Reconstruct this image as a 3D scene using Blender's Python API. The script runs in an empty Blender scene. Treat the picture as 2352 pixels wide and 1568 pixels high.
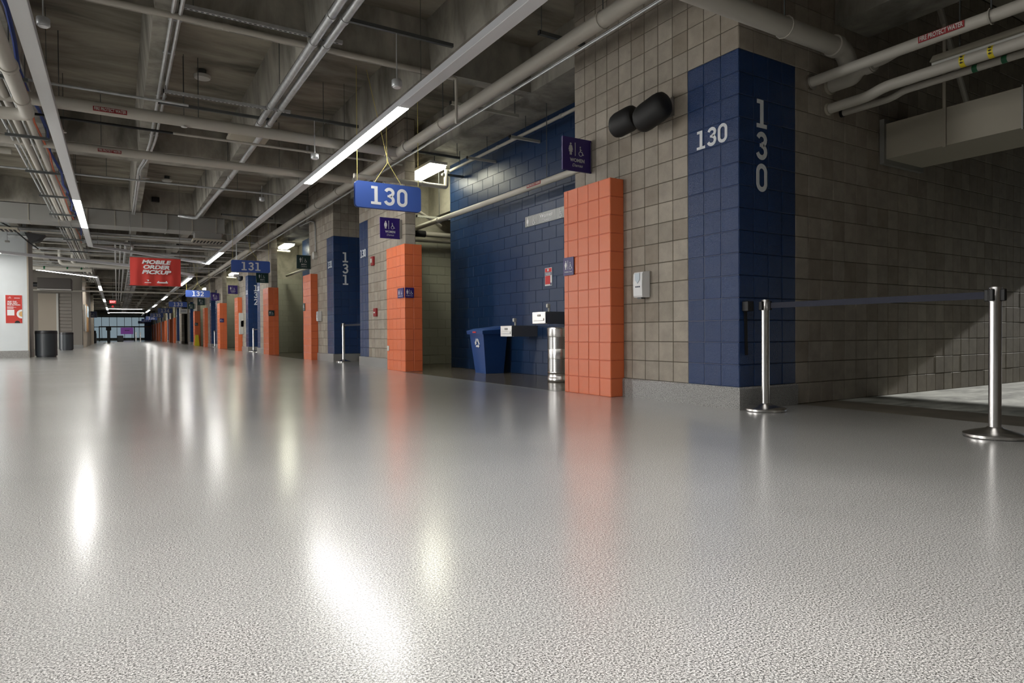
import bpy, math, random
from mathutils import Vector, Matrix
random.seed(7)
C = bpy.context.scene.collection
SC = bpy.context.scene
PI = math.pi

# ------------------------------------------------------------------ camera
cam = bpy.data.cameras.new('camera'); camo = bpy.data.objects.new('camera', cam); C.objects.link(camo)
cam.sensor_width = 36.0; cam.lens = 1486.26 / 2352 * 36.0; cam.clip_start = 0.05; cam.clip_end = 400
yaw, pitch, roll = 0.54788589, -0.01234375, -0.00618339
_f = Vector((math.sin(yaw)*math.cos(pitch), math.cos(yaw)*math.cos(pitch), math.sin(pitch)))
_r = Vector((math.cos(yaw), -math.sin(yaw), 0)); _u = _r.cross(_f)
_r2 = _r*math.cos(roll) + _u*math.sin(roll); _u2 = -_r*math.sin(roll) + _u*math.cos(roll)
m = Matrix((_r2, _u2, -_f)).transposed().to_4x4(); m.translation = Vector((0, 0, 0.71))
camo.matrix_world = m
SC.camera = camo

# ------------------------------------------------------------------ view, world, sun
SC.view_settings.view_transform = 'Standard'; SC.view_settings.look = 'None'
SC.view_settings.gamma = 1.0; SC.view_settings.use_curve_mapping = False
SC.view_settings.exposure = 1.85
SC.cycles.caustics_reflective = False; SC.cycles.caustics_refractive = False; SC.cycles.sample_clamp_indirect = 6.0
LED_W = 9.5        # LED line luminance
TUBE_W = 6.0       # fluorescent fittings in the restroom alcoves
w = bpy.data.worlds.new('world'); SC.world = w; w.use_nodes = True
w.node_tree.nodes['Background'].inputs[0].default_value = (0.62, 0.72, 0.85, 1)
w.node_tree.nodes['Background'].inputs[1].default_value = 0.12
sun = bpy.data.lights.new('sun', 'SUN'); sun.energy = 1.1; sun.angle = 0.012; sun.color = (1.0, 0.97, 0.92)
suno = bpy.data.objects.new('sun', sun); C.objects.link(suno)
suno.rotation_euler = Vector((-1.0, 0.035, -0.377)).to_track_quat('-Z', 'Y').to_euler()
suno.location = (30, 0, 14)
al = bpy.data.lights.new('fill_overhead', 'AREA'); al.shape = 'RECTANGLE'; al.size = 4.0; al.size_y = 5.6; al.spread = math.radians(108); al.energy = 46; al.color = (1.0, 0.985, 0.955)
ao = bpy.data.objects.new('fill_overhead', al); C.objects.link(ao); ao.location = (0.9, 1.7, 4.2)      # added overhead fill lamp, out of view, to brighten the near floor
# added fill lamps out of view on the left, brightening walls and floor
for i, (y, ln, e) in enumerate(((8.5, 9.0, 170), (19.0, 8.0, 190), (29.5, 5.0, 150), (39.0, 8.0, 170))):
    al = bpy.data.lights.new('fill_left', 'AREA'); al.shape = 'RECTANGLE'; al.size = 1.6; al.size_y = ln; al.energy = e; al.color = (1.0, 0.985, 0.955)
    ao = bpy.data.objects.new('fill_left', al); C.objects.link(ao); ao.location = (-7.5, y, 3.55)
    ao.rotation_euler = Vector((0.85, 0.0, -0.5)).to_track_quat('-Z', 'Y').to_euler()

# ------------------------------------------------------------------ materials
def lin(c):
    return tuple(((x/255)/12.92 if x/255 <= 0.04045 else ((x/255+0.055)/1.055)**2.4) for x in c)
MATS = {}
def nt(name):
    m = bpy.data.materials.new(name); m.use_nodes = True
    n = m.node_tree.nodes; l = m.node_tree.links
    return m, n, l, n['Principled BSDF']
def mat(name, rgb, rough=0.5, metal=0.0, emit=0.0, bump=0.0, bscale=60.0, var=0.0, vscale=3.0, coat=0.0, spec=0.5, emit_rgb=None):
    """plain surface; optional fine relief, optional mottled tone"""
    m, n, l, b = nt(name)
    c = lin(rgb)
    b.inputs['Base Color'].default_value = (*c, 1); b.inputs['Roughness'].default_value = rough
    b.inputs['Metallic'].default_value = metal; b.inputs['Specular IOR Level'].default_value = spec
    b.inputs['Coat Weight'].default_value = coat; b.inputs['Coat Roughness'].default_value = 0.15
    if emit:
        e = lin(emit_rgb or rgb)
        b.inputs['Emission Color'].default_value = (*e, 1); b.inputs['Emission Strength'].default_value = emit
    if var or bump:
        g = n.new('ShaderNodeNewGeometry')
    if var:
        t = n.new('ShaderNodeTexNoise'); t.inputs['Scale'].default_value = vscale; t.inputs['Detail'].default_value = 5
        l.new(g.outputs['Position'], t.inputs['Vector'])
        mr = n.new('ShaderNodeMapRange'); mr.inputs[1].default_value = 0.3; mr.inputs[2].default_value = 0.7
        mr.inputs[3].default_value = 1-var; mr.inputs[4].default_value = 1+var
        l.new(t.outputs['Fac'], mr.inputs[0])
        mx = n.new('ShaderNodeVectorMath'); mx.operation = 'SCALE'; mx.inputs[0].default_value = c
        l.new(mr.outputs[0], mx.inputs['Scale']); l.new(mx.outputs[0], b.inputs['Base Color'])
    if bump:
        t2 = n.new('ShaderNodeTexNoise'); t2.inputs['Scale'].default_value = bscale; t2.inputs['Detail'].default_value = 3
        l.new(g.outputs['Position'], t2.inputs['Vector'])
        bp = n.new('ShaderNodeBump'); bp.inputs['Strength'].default_value = bump; bp.inputs['Distance'].default_value = 0.004
        l.new(t2.outputs['Fac'], bp.inputs['Height']); l.new(bp.outputs[0], b.inputs['Normal'])
    MATS[name] = m
    return m

def block_mat(name, rgbs, rough, bump, bscale, grain=0.0, spec=0.5, coat=0.0):
    """masonry unit: each block gets a tone of its own, plus grain and relief"""
    m, n, l, b = nt(name)
    g = n.new('ShaderNodeNewGeometry'); oi = n.new('ShaderNodeObjectInfo')
    ad = n.new('ShaderNodeMath'); ad.operation = 'ADD'
    l.new(g.outputs['Random Per Island'], ad.inputs[0]); l.new(oi.outputs['Random'], ad.inputs[1])
    fr = n.new('ShaderNodeMath'); fr.operation = 'FRACT'; l.new(ad.outputs[0], fr.inputs[0])
    cr = n.new('ShaderNodeValToRGB'); cr.color_ramp.interpolation = 'LINEAR'
    els = cr.color_ramp.elements
    while len(els) < len(rgbs): els.new(0.5)
    for i, c in enumerate(rgbs):
        els[i].position = i/(len(rgbs)-1); els[i].color = (*lin(c), 1)
    l.new(fr.outputs[0], cr.inputs[0])
    out = cr.outputs[0]
    if grain:
        t = n.new('ShaderNodeTexNoise'); t.inputs['Scale'].default_value = 260; t.inputs['Detail'].default_value = 2
        l.new(g.outputs['Position'], t.inputs['Vector'])
        t3 = n.new('ShaderNodeTexNoise'); t3.inputs['Scale'].default_value = 9; t3.inputs['Detail'].default_value = 4
        l.new(g.outputs['Position'], t3.inputs['Vector'])
        sm = n.new('ShaderNodeMath'); sm.operation = 'ADD'; l.new(t.outputs['Fac'], sm.inputs[0]); l.new(t3.outputs['Fac'], sm.inputs[1])
        mr = n.new('ShaderNodeMapRange'); mr.inputs[1].default_value = 0.7; mr.inputs[2].default_value = 1.3
        mr.inputs[3].default_value = 1-grain; mr.inputs[4].default_value = 1+grain
        l.new(sm.outputs[0], mr.inputs[0])
        mx = n.new('ShaderNodeVectorMath'); mx.operation = 'SCALE'
        l.new(out, mx.inputs[0]); l.new(mr.outputs[0], mx.inputs['Scale']); out = mx.outputs[0]
    l.new(out, b.inputs['Base Color'])
    b.inputs['Roughness'].default_value = rough; b.inputs['Specular IOR Level'].default_value = spec
    b.inputs['Coat Weight'].default_value = coat; b.inputs['Coat Roughness'].default_value = 0.2
    t2 = n.new('ShaderNodeTexNoise'); t2.inputs['Scale'].default_value = bscale; t2.inputs['Detail'].default_value = 2
    l.new(g.outputs['Position'], t2.inputs['Vector'])
    bp = n.new('ShaderNodeBump'); bp.inputs['Strength'].default_value = bump; bp.inputs['Distance'].default_value = 0.004
    l.new(t2.outputs['Fac'], bp.inputs['Height']); l.new(bp.outputs[0], b.inputs['Normal'])
    MATS[name] = m
    return m

def terrazzo_mat(name, rough, gain, bumpy):
    m, n, l, b = nt(name)
    g = n.new('ShaderNodeNewGeometry')
    v = n.new('ShaderNodeTexNoise'); v.inputs['Scale'].default_value = 190; v.inputs['Detail'].default_value = 4; v.inputs['Roughness'].default_value = 0.95
    l.new(g.outputs['Position'], v.inputs['Vector'])
    cr = n.new('ShaderNodeValToRGB'); cr.color_ramp.interpolation = 'LINEAR'
    els = cr.color_ramp.elements
    tones = [(0.425, 0.02), (0.46, 0.09), (0.49, 0.30), (0.52, 0.48), (0.56, 0.64), (0.61, 0.86)]
    while len(els) < len(tones): els.new(0.5)
    for i, (p, t) in enumerate(tones):
        t *= gain; els[i].position = p; els[i].color = (t*1.0, t*0.985, t*0.955, 1)
    l.new(v.outputs['Fac'], cr.inputs[0])
    t = n.new('ShaderNodeTexNoise'); t.inputs['Scale'].default_value = 0.8; t.inputs['Detail'].default_value = 5
    l.new(g.outputs['Position'], t.inputs['Vector'])
    mr = n.new('ShaderNodeMapRange'); mr.inputs[1].default_value = 0.3; mr.inputs[2].default_value = 0.7
    mr.inputs[3].default_value = 0.9; mr.inputs[4].default_value = 1.1
    l.new(t.outputs['Fac'], mr.inputs[0])
    mx = n.new('ShaderNodeVectorMath'); mx.operation = 'SCALE'
    l.new(cr.outputs[0], mx.inputs[0]); l.new(mr.outputs[0], mx.inputs['Scale']); l.new(mx.outputs[0], b.inputs['Base Color'])
    rr = n.new('ShaderNodeMapRange'); rr.inputs[1].default_value = 0.3; rr.inputs[2].default_value = 0.7
    rr.inputs[3].default_value = rough*0.85; rr.inputs[4].default_value = rough*1.15
    b.inputs['Roughness'].default_value = rough
    b.inputs['Coat Weight'].default_value = 1.0 if bumpy else 0.0; b.inputs['Coat Roughness'].default_value = 0.19
    if bumpy:
        t2 = n.new('ShaderNodeTexNoise'); t2.inputs['Scale'].default_value = 70; t2.inputs['Detail'].default_value = 2
        l.new(g.outputs['Position'], t2.inputs['Vector'])
        bp = n.new('ShaderNodeBump'); bp.inputs['Strength'].default_value = bumpy; bp.inputs['Distance'].default_value = 0.002
        l.new(t2.outputs['Fac'], bp.inputs['Height']); l.new(bp.outputs[0], b.inputs['Normal'])
    MATS[name] = m
    return m

def concrete_mat(name, rgb_a, rgb_b, rough=0.85, scale=1.4, stretch=(1, 1, 1)):
    m, n, l, b = nt(name)
    g = n.new('ShaderNodeNewGeometry')
    mp = n.new('ShaderNodeMapping'); mp.inputs['Scale'].default_value = stretch
    l.new(g.outputs['Position'], mp.inputs['Vector'])
    t = n.new('ShaderNodeTexNoise'); t.inputs['Scale'].default_value = scale; t.inputs['Detail'].default_value = 9; t.inputs['Roughness'].default_value = 0.62
    t.inputs['Distortion'].default_value = 0.4
    l.new(mp.outputs[0], t.inputs['Vector'])
    cr = n.new('ShaderNodeValToRGB'); e = cr.color_ramp.elements
    e[0].position = 0.34; e[0].color = (*lin(rgb_a), 1); e[1].position = 0.66; e[1].color = (*lin(rgb_b), 1)
    l.new(t.outputs['Fac'], cr.inputs[0]); l.new(cr.outputs[0], b.inputs['Base Color'])
    b.inputs['Roughness'].default_value = rough
    bp = n.new('ShaderNodeBump'); bp.inputs['Strength'].default_value = 0.25; bp.inputs['Distance'].default_value = 0.01
    l.new(t.outputs['Fac'], bp.inputs['Height']); l.new(bp.outputs[0], b.inputs['Normal'])
    MATS[name] = m
    return m

terrazzo_mat('terrazzo', 0.32, 0.95, 0.26)
terrazzo_mat('terrazzo_base', 0.35, 0.8, 0.0)
concrete_mat('slab', (98, 93, 83), (176, 169, 154), 0.9, 1.3, (0.35, 1.2, 1))
concrete_mat('beam', (116, 113, 105), (180, 176, 165), 0.9, 1.8, (1, 1, 0.4))
concrete_mat('alcove_floor', (84, 78, 66), (112, 105, 92), 0.18, 2.2, (1, 0.4, 1))
concrete_mat('ramp', (120, 122, 116), (205, 208, 200), 0.8, 2.4, (0.6, 1.6, 1))
concrete_mat('threshold', (92, 86, 76), (112, 104, 92), 0.6, 2.4)
concrete_mat('wall_concrete', (150, 146, 132), (196, 192, 176), 0.8, 2.0)
block_mat('tan', [(145, 135, 121), (166, 158, 146), (156, 148, 136), (172, 164, 151), (149, 139, 126), (162, 153, 141)], 0.72, 0.25, 150, 0.17)
block_mat('blue', [(22, 52, 98), (25, 56, 104)], 0.27, 0.95, 170, 0, 0.45, 0.0)
block_mat('blue_running', [(24, 50, 86), (25, 51, 88)], 0.34, 0.3, 90, 0, 0.45, 0.0)
block_mat('orange', [(226, 116, 70), (228, 119, 73)], 0.27, 0.35, 170, 0, 0.5, 0.0)
block_mat('cream', [(180, 180, 164), (184, 184, 168)], 0.4, 0.2, 60)
mat('tan_joint', (98, 91, 81), 0.9); mat('blue_joint', (17, 44, 84), 0.35); mat('orange_joint', (206, 96, 58), 0.4); mat('cream_joint', (166, 164, 142), 0.5)
mat('led_body', (208, 210, 214), 0.45); mat('led_lens', (236, 238, 240), 0.4)
mat('led_lit', (255, 255, 255), 0.5, emit=LED_W, emit_rgb=(255, 252, 246))
mat('tube_lit', (255, 255, 255), 0.5, emit=TUBE_W, emit_rgb=(255, 253, 228))
mat('pipe', (186, 182, 172), 0.55); mat('galv', (196, 199, 200), 0.38, 0.55, var=0.12, vscale=12); mat('strut', (98, 102, 102), 0.5, 0.6)
mat('strut_white', (190, 190, 178), 0.6); mat('hole', (22, 22, 22), 0.9)
mat('duct', (150, 150, 146), 0.5, 0.3); mat('duct_paint', (176, 170, 154), 0.7)
mat('steel', (222, 220, 218), 0.27, 1.0); mat('steel_dull', (150, 148, 144), 0.38, 0.6)
mat('rubber_black', (16, 16, 17), 0.5); mat('speaker_black', (13, 13, 14), 0.6); mat('tape', (26, 30, 48), 0.7)
mat('bin_blue', (44, 80, 142), 0.36); mat('bin_black', (50, 55, 59), 0.38); mat('bin_black_lid', (26, 27, 30), 0.35)
mat('white', (232, 233, 234), 0.4); mat('number_white', (226, 230, 234), 0.5); mat('off_white', (206, 206, 200), 0.4)
mat('sign_blue', (70, 100, 178), 0.28); mat('sign_navy', (16, 44, 96), 0.35); mat('sign_purple', (46, 28, 104), 0.35); mat('sign_green', (20, 52, 52), 0.35)
mat('sign_grey', (150, 152, 152), 0.35, 0.3); mat('picto_grey', (206, 208, 208), 0.4)
mat('red', (206, 44, 46), 0.5); mat('banner_red', (200, 62, 54), 0.75, var=0.05, vscale=2); mat('label_red', (146, 28, 34), 0.5)
mat('cord', (214, 200, 120), 0.7); mat('cable_orange', (190, 84, 34), 0.5); mat('cable_blue', (16, 60, 150), 0.5); mat('cable_black', (24, 24, 26), 0.5)
mat('white_wall', (214, 220, 222), 0.5, var=0.02); mat('panel_grey', (142, 136, 128), 0.6); mat('panel_light', (176, 166, 150), 0.6); mat('panel_dark', (62, 58, 54), 0.7)
mat('yellow', (226, 206, 40), 0.5); mat('arrow_black', (14, 14, 14), 0.6); mat('label_green', (20, 96, 60), 0.5)
mat('exit_red', (255, 150, 150), 0.5, emit=0.6); mat('glass_blue', (120, 170, 200), 0.25, emit=0.13, emit_rgb=(165, 185, 195)); mat('screen_magenta', (120, 70, 140), 0.4, emit=0.14)
mat('food', (214, 168, 110), 0.6); mat('frost', (176, 190, 200), 0.3); mat('ink', (60, 66, 90), 0.6)

# perforated steel: real steel tone with rows of dark holes
def perf_mat():
    m, n, l, b = nt('perforated')
    g = n.new('ShaderNodeTexCoord'); mp = n.new('ShaderNodeSeparateXYZ'); l.new(g.outputs['UV'], mp.inputs[0])
    def wave(sock, k, off=None):
        a = n.new('ShaderNodeMath'); a.operation = 'MULTIPLY'; a.inputs[1].default_value = k; l.new(sock, a.inputs[0])
        s = n.new('ShaderNodeMath'); s.operation = 'SINE'; l.new(a.outputs[0], s.inputs[0]); return s.outputs[0]
    a = wave(mp.outputs[0], 260); c = wave(mp.outputs[1], 260)
    mu = n.new('ShaderNodeMath'); mu.operation = 'MULTIPLY'; l.new(a, mu.inputs[0]); l.new(c, mu.inputs[1])
    gt = n.new('ShaderNodeMath'); gt.operation = 'GREATER_THAN'; gt.inputs[1].default_value = 0.32; l.new(mu.outputs[0], gt.inputs[0])
    mx = n.new('ShaderNodeMix'); mx.data_type = 'RGBA'; mx.inputs[6].default_value = (0.55, 0.54, 0.53, 1); mx.inputs[7].default_value = (0.02, 0.02, 0.02, 1)
    l.new(gt.outputs[0], mx.inputs[0]); l.new(mx.outputs[2], b.inputs['Base Color'])
    iv = n.new('ShaderNodeMath'); iv.operation = 'SUBTRACT'; iv.inputs[0].default_value = 1; l.new(gt.outputs[0], iv.inputs[1])
    l.new(iv.outputs[0], b.inputs['Metallic']); b.inputs['Roughness'].default_value = 0.28
    MATS['perforated'] = m
perf_mat()

# ------------------------------------------------------------------ mesh helpers
class MB:
    def __init__(s): s.v = []; s.f = []; s.uv = None
    def box(s, a, b):
        x0, y0, z0 = a; x1, y1, z1 = b; k = len(s.v)
        s.v += [(x0,y0,z0),(x1,y0,z0),(x1,y1,z0),(x0,y1,z0),(x0,y0,z1),(x1,y0,z1),(x1,y1,z1),(x0,y1,z1)]
        s.f += [tuple(k+i for i in q) for q in ((0,3,2,1),(4,5,6,7),(0,1,5,4),(1,2,6,5),(2,3,7,6),(3,0,4,7))]
        return s
    def bbox(s, a, b, c=0.01):
        """box with all edges chamfered by c"""
        lo = Vector(a); hi = Vector(b); k0 = len(s.v)
        idx = {}
        for sx in (0,1):
            for sy in (0,1):
                for sz in (0,1):
                    for ax in range(3):
                        p = [0,0,0]
                        for d, sd in enumerate((sx,sy,sz)):
                            e = (hi if sd else lo)[d]; inn = e + (c if not sd else -c)
                            p[d] = e if d == ax else inn
                        idx[(sx,sy,sz,ax)] = len(s.v); s.v.append(tuple(p))
        def q(*k): s.f.append(tuple(idx[i] for i in k))
        for ax in range(3):
            o = [d for d in range(3) if d != ax]
            for sd in (0,1):
                ks = []
                for (p, r) in ((0,0),(1,0),(1,1),(0,1)):
                    t = [0,0,0]; t[ax] = sd; t[o[0]] = p; t[o[1]] = r; ks.append((*t, ax))
                q(*(ks if (sd ^ (ax == 1)) else ks[::-1]))
        for ax in range(3):      # edges along ax
            o = [d for d in range(3) if d != ax]
            for p in (0,1):
                for r in (0,1):
                    t0 = [0,0,0]; t0[o[0]] = p; t0[o[1]] = r; t1 = list(t0); t1[ax] = 1
                    q((*t0, o[0]), (*t1, o[0]), (*t1, o[1]), (*t0, o[1]))
        for sx in (0,1):
            for sy in (0,1):
                for sz in (0,1): q((sx,sy,sz,0),(sx,sy,sz,1),(sx,sy,sz,2))
        return s
    def tube(s, pts, r, n=10, caps=True, r2=None):
        pts = [Vector(p) for p in pts]; k0 = len(s.v); N = len(pts)
        prev = None
        for i, p in enumerate(pts):
            d = (pts[min(i+1,N-1)] - pts[max(i-1,0)]).normalized()
            if prev is None:
                a = d.cross(Vector((0,0,1)))
                if a.length < 0.1: a = d.cross(Vector((1,0,0)))
                a.normalize()
            else:
                a = (prev - d*prev.dot(d)).normalized()
            prev = a; b = d.cross(a)
            rr = r if r2 is None else r + (r2-r)*i/(N-1)
            # widen at mitred bends
            if 0 < i < N-1:
                c = (pts[i]-pts[i-1]).normalized().dot((pts[i+1]-pts[i]).normalized()); rr = rr/max(0.6, math.sqrt((1+c)/2))
            for j in range(n):
                t = 2*PI*j/n; s.v.append(tuple(p + a*math.cos(t)*rr + b*math.sin(t)*rr))
        for i in range(N-1):
            for j in range(n):
                j2 = (j+1) % n; s.f.append((k0+i*n+j, k0+i*n+j2, k0+(i+1)*n+j2, k0+(i+1)*n+j))
        if caps:
            s.f.append(tuple(k0+j for j in range(n))[::-1]); s.f.append(tuple(k0+(N-1)*n+j for j in range(n)))
        return s
    def lathe(s, c, prof, n=32, uvw=False):
        cx, cy, cz = c; k0 = len(s.v)
        for (r, z) in prof:
            for j in range(n):
                t = 2*PI*j/n; s.v.append((cx+r*math.cos(t), cy+r*math.sin(t), cz+z))
        for i in range(len(prof)-1):
            for j in range(n):
                j2 = (j+1) % n; s.f.append((k0+i*n+j, k0+i*n+j2, k0+(i+1)*n+j2, k0+(i+1)*n+j))
        s.f.append(tuple(k0+j for j in range(n))[::-1]); s.f.append(tuple(k0+(len(prof)-1)*n+j for j in range(n)))
        return s
    def prism(s, poly, o, u, v, d):
        """poly in (u,v) plane at o, extruded by vector d"""
        o = Vector(o); u = Vector(u); v = Vector(v); d = Vector(d); k = len(s.v); n = len(poly)
        for p in poly: s.v.append(tuple(o + u*p[0] + v*p[1]))
        for p in poly: s.v.append(tuple(o + u*p[0] + v*p[1] + d))
        s.f.append(tuple(range(k, k+n))); s.f.append(tuple(range(k+2*n-1, k+n-1, -1)))
        for i in range(n): s.f.append((k+i, k+n+i, k+n+(i+1) % n, k+(i+1) % n))
        return s
    def hexa(s, pts8):
        k = len(s.v); s.v += [tuple(p) for p in pts8]
        s.f += [tuple(k+i for i in q) for q in ((0,3,2,1),(4,5,6,7),(0,1,5,4),(1,2,6,5),(2,3,7,6),(3,0,4,7))]
        return s
    def mesh(s, name, mt, off=(0,0,0), smooth=False):
        me = bpy.data.meshes.new(name)
        ox, oy, oz = off
        me.from_pydata([(x-ox, y-oy, z-oz) for x, y, z in s.v], [], s.f)
        if mt: me.materials.append(MATS[mt])
        if smooth:
            for p in me.polygons: p.use_smooth = True
            me.set_sharp_from_angle(angle=math.radians(40))
        me.update()
        return me
    def build(s, name, mt, parent=None, smooth=False, loc=None):
        """vertices are world coordinates; the origin goes to the parent's or to loc"""
        off = loc if loc is not None else (wloc(parent) if parent else (0,0,0))
        o = bpy.data.objects.new(name, s.mesh(name, mt, off, smooth)); C.objects.link(o)
        if parent:
            o.parent = parent; pl = wloc(parent); o.location = (off[0]-pl[0], off[1]-pl[1], off[2]-pl[2])
        else: o.location = off
        return o
def wloc(o):
    x, y, z = 0, 0, 0
    while o: x += o.location.x; y += o.location.y; z += o.location.z; o = o.parent
    return (x, y, z)
def tag(o, label=None, cat=None, group=None, kind=None):
    if label: o['label'] = label
    if cat: o['category'] = cat
    if group: o['group'] = group
    if kind: o['kind'] = kind
    return o
def root(name, loc, label=None, cat=None, group=None, kind=None):
    o = bpy.data.objects.new(name, None); C.objects.link(o); o.location = loc; o.empty_display_size = 0.2
    return tag(o, label, cat, group, kind)
def copy_tree(o, parent=None):
    c = o.copy(); C.objects.link(c); c.parent = parent
    for ch in [x for x in o.children]: copy_tree(ch, c)
    return c

# ---- masonry
_bm = {}
def block_mesh(w, h, mt, depth=0.012, ch=0.0035, jt=0.0033):
    key = (round(w,4), round(h,4), mt, depth)
    if key in _bm: return _bm[key]
    a = w/2 - jt; b = h/2 - jt; s = MB()
    s.v = [(-a,0.012,-b),(a,0.012,-b),(a,0.012,b),(-a,0.012,b), (-a,ch,-b),(a,ch,-b),(a,ch,b),(-a,ch,b), (-a+ch,0,-b+ch),(a-ch,0,-b+ch),(a-ch,0,b-ch),(-a+ch,0,b-ch)]
    s.f = [(8,9,10,11)]
    for i in range(4):
        j = (i+1) % 4; s.f += [(i,j,4+j,4+i),(4+i,4+j,8+j,8+i)]
    _bm[key] = s.mesh('block', mt)
    return _bm[key]
ROT = {'-y': 0.0, '-x': -PI/2, '+x': PI/2, '+y': PI}
DIRU = {'-y': (1,0), '-x': (0,-1), '+x': (0,1), '+y': (-1,0)}
DIRN = {'-y': (0,-1), '-x': (-1,0), '+x': (1,0), '+y': (0,1)}
def lay(parent, face, org, cells, single=True):
    """cells: list of (u0,u1,z0,z1,material). org=(x,y) of u=0 on the finished face. proud blocks over a joint plane"""
    ux, uy = DIRU[face]; nx, ny = DIRN[face]; pl = wloc(parent)
    joined = {}
    for (u0,u1,z0,z1,mt) in cells:
        uc = (u0+u1)/2; zc = (z0+z1)/2; j = random.uniform(-0.0012, 0.0012)
        x = org[0] + ux*uc + nx*j; y = org[1] + uy*uc + ny*j
        if single:
            o = bpy.data.objects.new('block', block_mesh(u1-u0, z1-z0, mt)); C.objects.link(o)
            o.parent = parent; o.location = (x-pl[0], y-pl[1], zc-pl[2]); o.rotation_euler = (0,0,ROT[face])
        else:
            s = joined.setdefault(mt, MB()); me = block_mesh(u1-u0, z1-z0, mt); k = len(s.v)
            ca, sa = math.cos(ROT[face]), math.sin(ROT[face])
            for vv in me.vertices: s.v.append((x + vv.co.x*ca - vv.co.y*sa, y + vv.co.x*sa + vv.co.y*ca, zc + vv.co.z))
            for p in me.polygons: s.f.append(tuple(k+i for i in p.vertices))
    for mt, s in joined.items():
        o = s.build('blockwork', mt, parent); o['kind'] = 'stuff'
def grid(u0, ncol, cw, z0, nrow, rh, mt, skip=None):
    out = []
    for r in range(nrow):
        for c in range(ncol):
            a = u0 + c*cw; z = z0 + r*rh
            m_ = mt(a+cw/2, z+rh/2) if callable(mt) else mt
            if m_ is None or (skip and skip(a+cw/2, z+rh/2)): continue
            out.append((a, a+cw, z, z+rh, m_))
    return out
def running(u0, u1, z0, nrow, bw, rh, mt):
    out = []
    for r in range(nrow):
        u = u0 - (bw/2 if r % 2 else 0)
        while u < u1 - 0.02:
            a = max(u, u0); b = min(u+bw, u1)
            if b-a > 0.05: out.append((a, b, z0+r*rh, z0+(r+1)*rh, mt))
            u += bw
    return out

# ---- lettering
def arc(cx, cy, rx, ry, a0, a1, n=14):
    return [(cx+rx*math.cos(math.radians(a0+(a1-a0)*i/n)), cy+ry*math.sin(math.radians(a0+(a1-a0)*i/n))) for i in range(n+1)]
def ribbon(pts, t, closed=False):
    """quads of width t along a polyline"""
    out = []; n = len(pts); L = []; R_ = []
    P = [Vector((p[0], p[1])) for p in pts]
    for i in range(n):
        if closed: a = P[(i-1) % n]; b = P[(i+1) % n]
        else: a = P[max(i-1,0)]; b = P[min(i+1,n-1)]
        d = (b-a).normalized(); nn = Vector((-d.y, d.x)); sc = 1.0
        if 0 < i < n-1 or closed:
            e1 = (P[i]-P[(i-1) % n]).normalized(); e2 = (P[(i+1) % n]-P[i]).normalized()
            sc = 1/max(0.5, math.sqrt(max(0.0, (1+e1.dot(e2))/2)))
        L.append(P[i]+nn*t/2*sc); R_.append(P[i]-nn*t/2*sc)
    for i in range(n if closed else n-1):
        j = (i+1) % n; out.append([tuple(R_[i]), tuple(R_[j]), tuple(L[j]), tuple(L[i])])
    return out
def rect(a, b, c, d): return [[(a,b),(c,b),(c,d),(a,d)]]
T = 0.17
def digit(ch):
    h = T/2; W = 0.62
    if ch == '1': return rect(0.24,0,0.24+T*1.1,1) + rect(0.04,0,0.62,T*0.85) + rect(0.06,1-T*0.85,0.26,1), 0.66
    if ch == '0': return ribbon([(W-h, 0.3), (W-h, 0.7)] + arc(W/2, 0.7, W/2-h, 0.3-h, 0, 180)[1:] + [(h, 0.3)] + arc(W/2, 0.3, W/2-h, 0.3-h, 180, 360)[1:-1], T, True), W
    if ch == '3': return ribbon(arc(0.31,0.73,0.215,0.185,165,-90) , T) + ribbon(arc(0.30,0.30,0.235,0.215,90,-165), T) + rect(0.20,0.46,0.36,0.58), W
    if ch == '2': return ribbon(arc(0.31,0.70,0.225,0.215,170,-20) + [(0.14,0.12)], T) + rect(0.03,0,W,T*0.9) + rect(W-0.1,0,W,0.26), W
    if ch == '4': return rect(0.36,0,0.36+T,1) + rect(0.02,0.2,0.66,0.2+T*0.8) + ribbon([(0.42,0.94),(0.09,0.28)], T*0.9) + rect(0.27,0,0.64,T*0.7), 0.68
    if ch == '5': return rect(0.09,1-T*0.9,0.57,1) + rect(0.09,0.5,0.09+T*0.9,1) + ribbon([(0.12,0.58)] + arc(0.30,0.33,0.235,0.245,100,-165), T), W
    if ch == '6': return ribbon(arc(0.32,0.30,0.225,0.215,0,350,20), T, True) + ribbon([(h,0.3),(h,0.62)] + arc(0.33,0.64,0.245,0.275,170,35), T), W
    if ch == '7': return rect(0.03,1-T*0.9,W,1) + rect(0.03,0.74,0.13,1) + ribbon([(W-0.1,0.92),(0.36,0.45),(0.28,0.0)], T), W
    if ch == '8': return ribbon(arc(0.31,0.28,0.225,0.195,0,345,18), T, True) + ribbon(arc(0.31,0.74,0.19,0.175,0,345,18), T, True), W
    return [], 0.3
def lift(q, p):
    flat = len(p) == 4 and abs(p[0][1]-p[1][1]) < 1e-9 and abs(p[1][0]-p[2][0]) < 1e-9
    return (q % 3)*0.0003 + (0.0011 if flat else 0)
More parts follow.
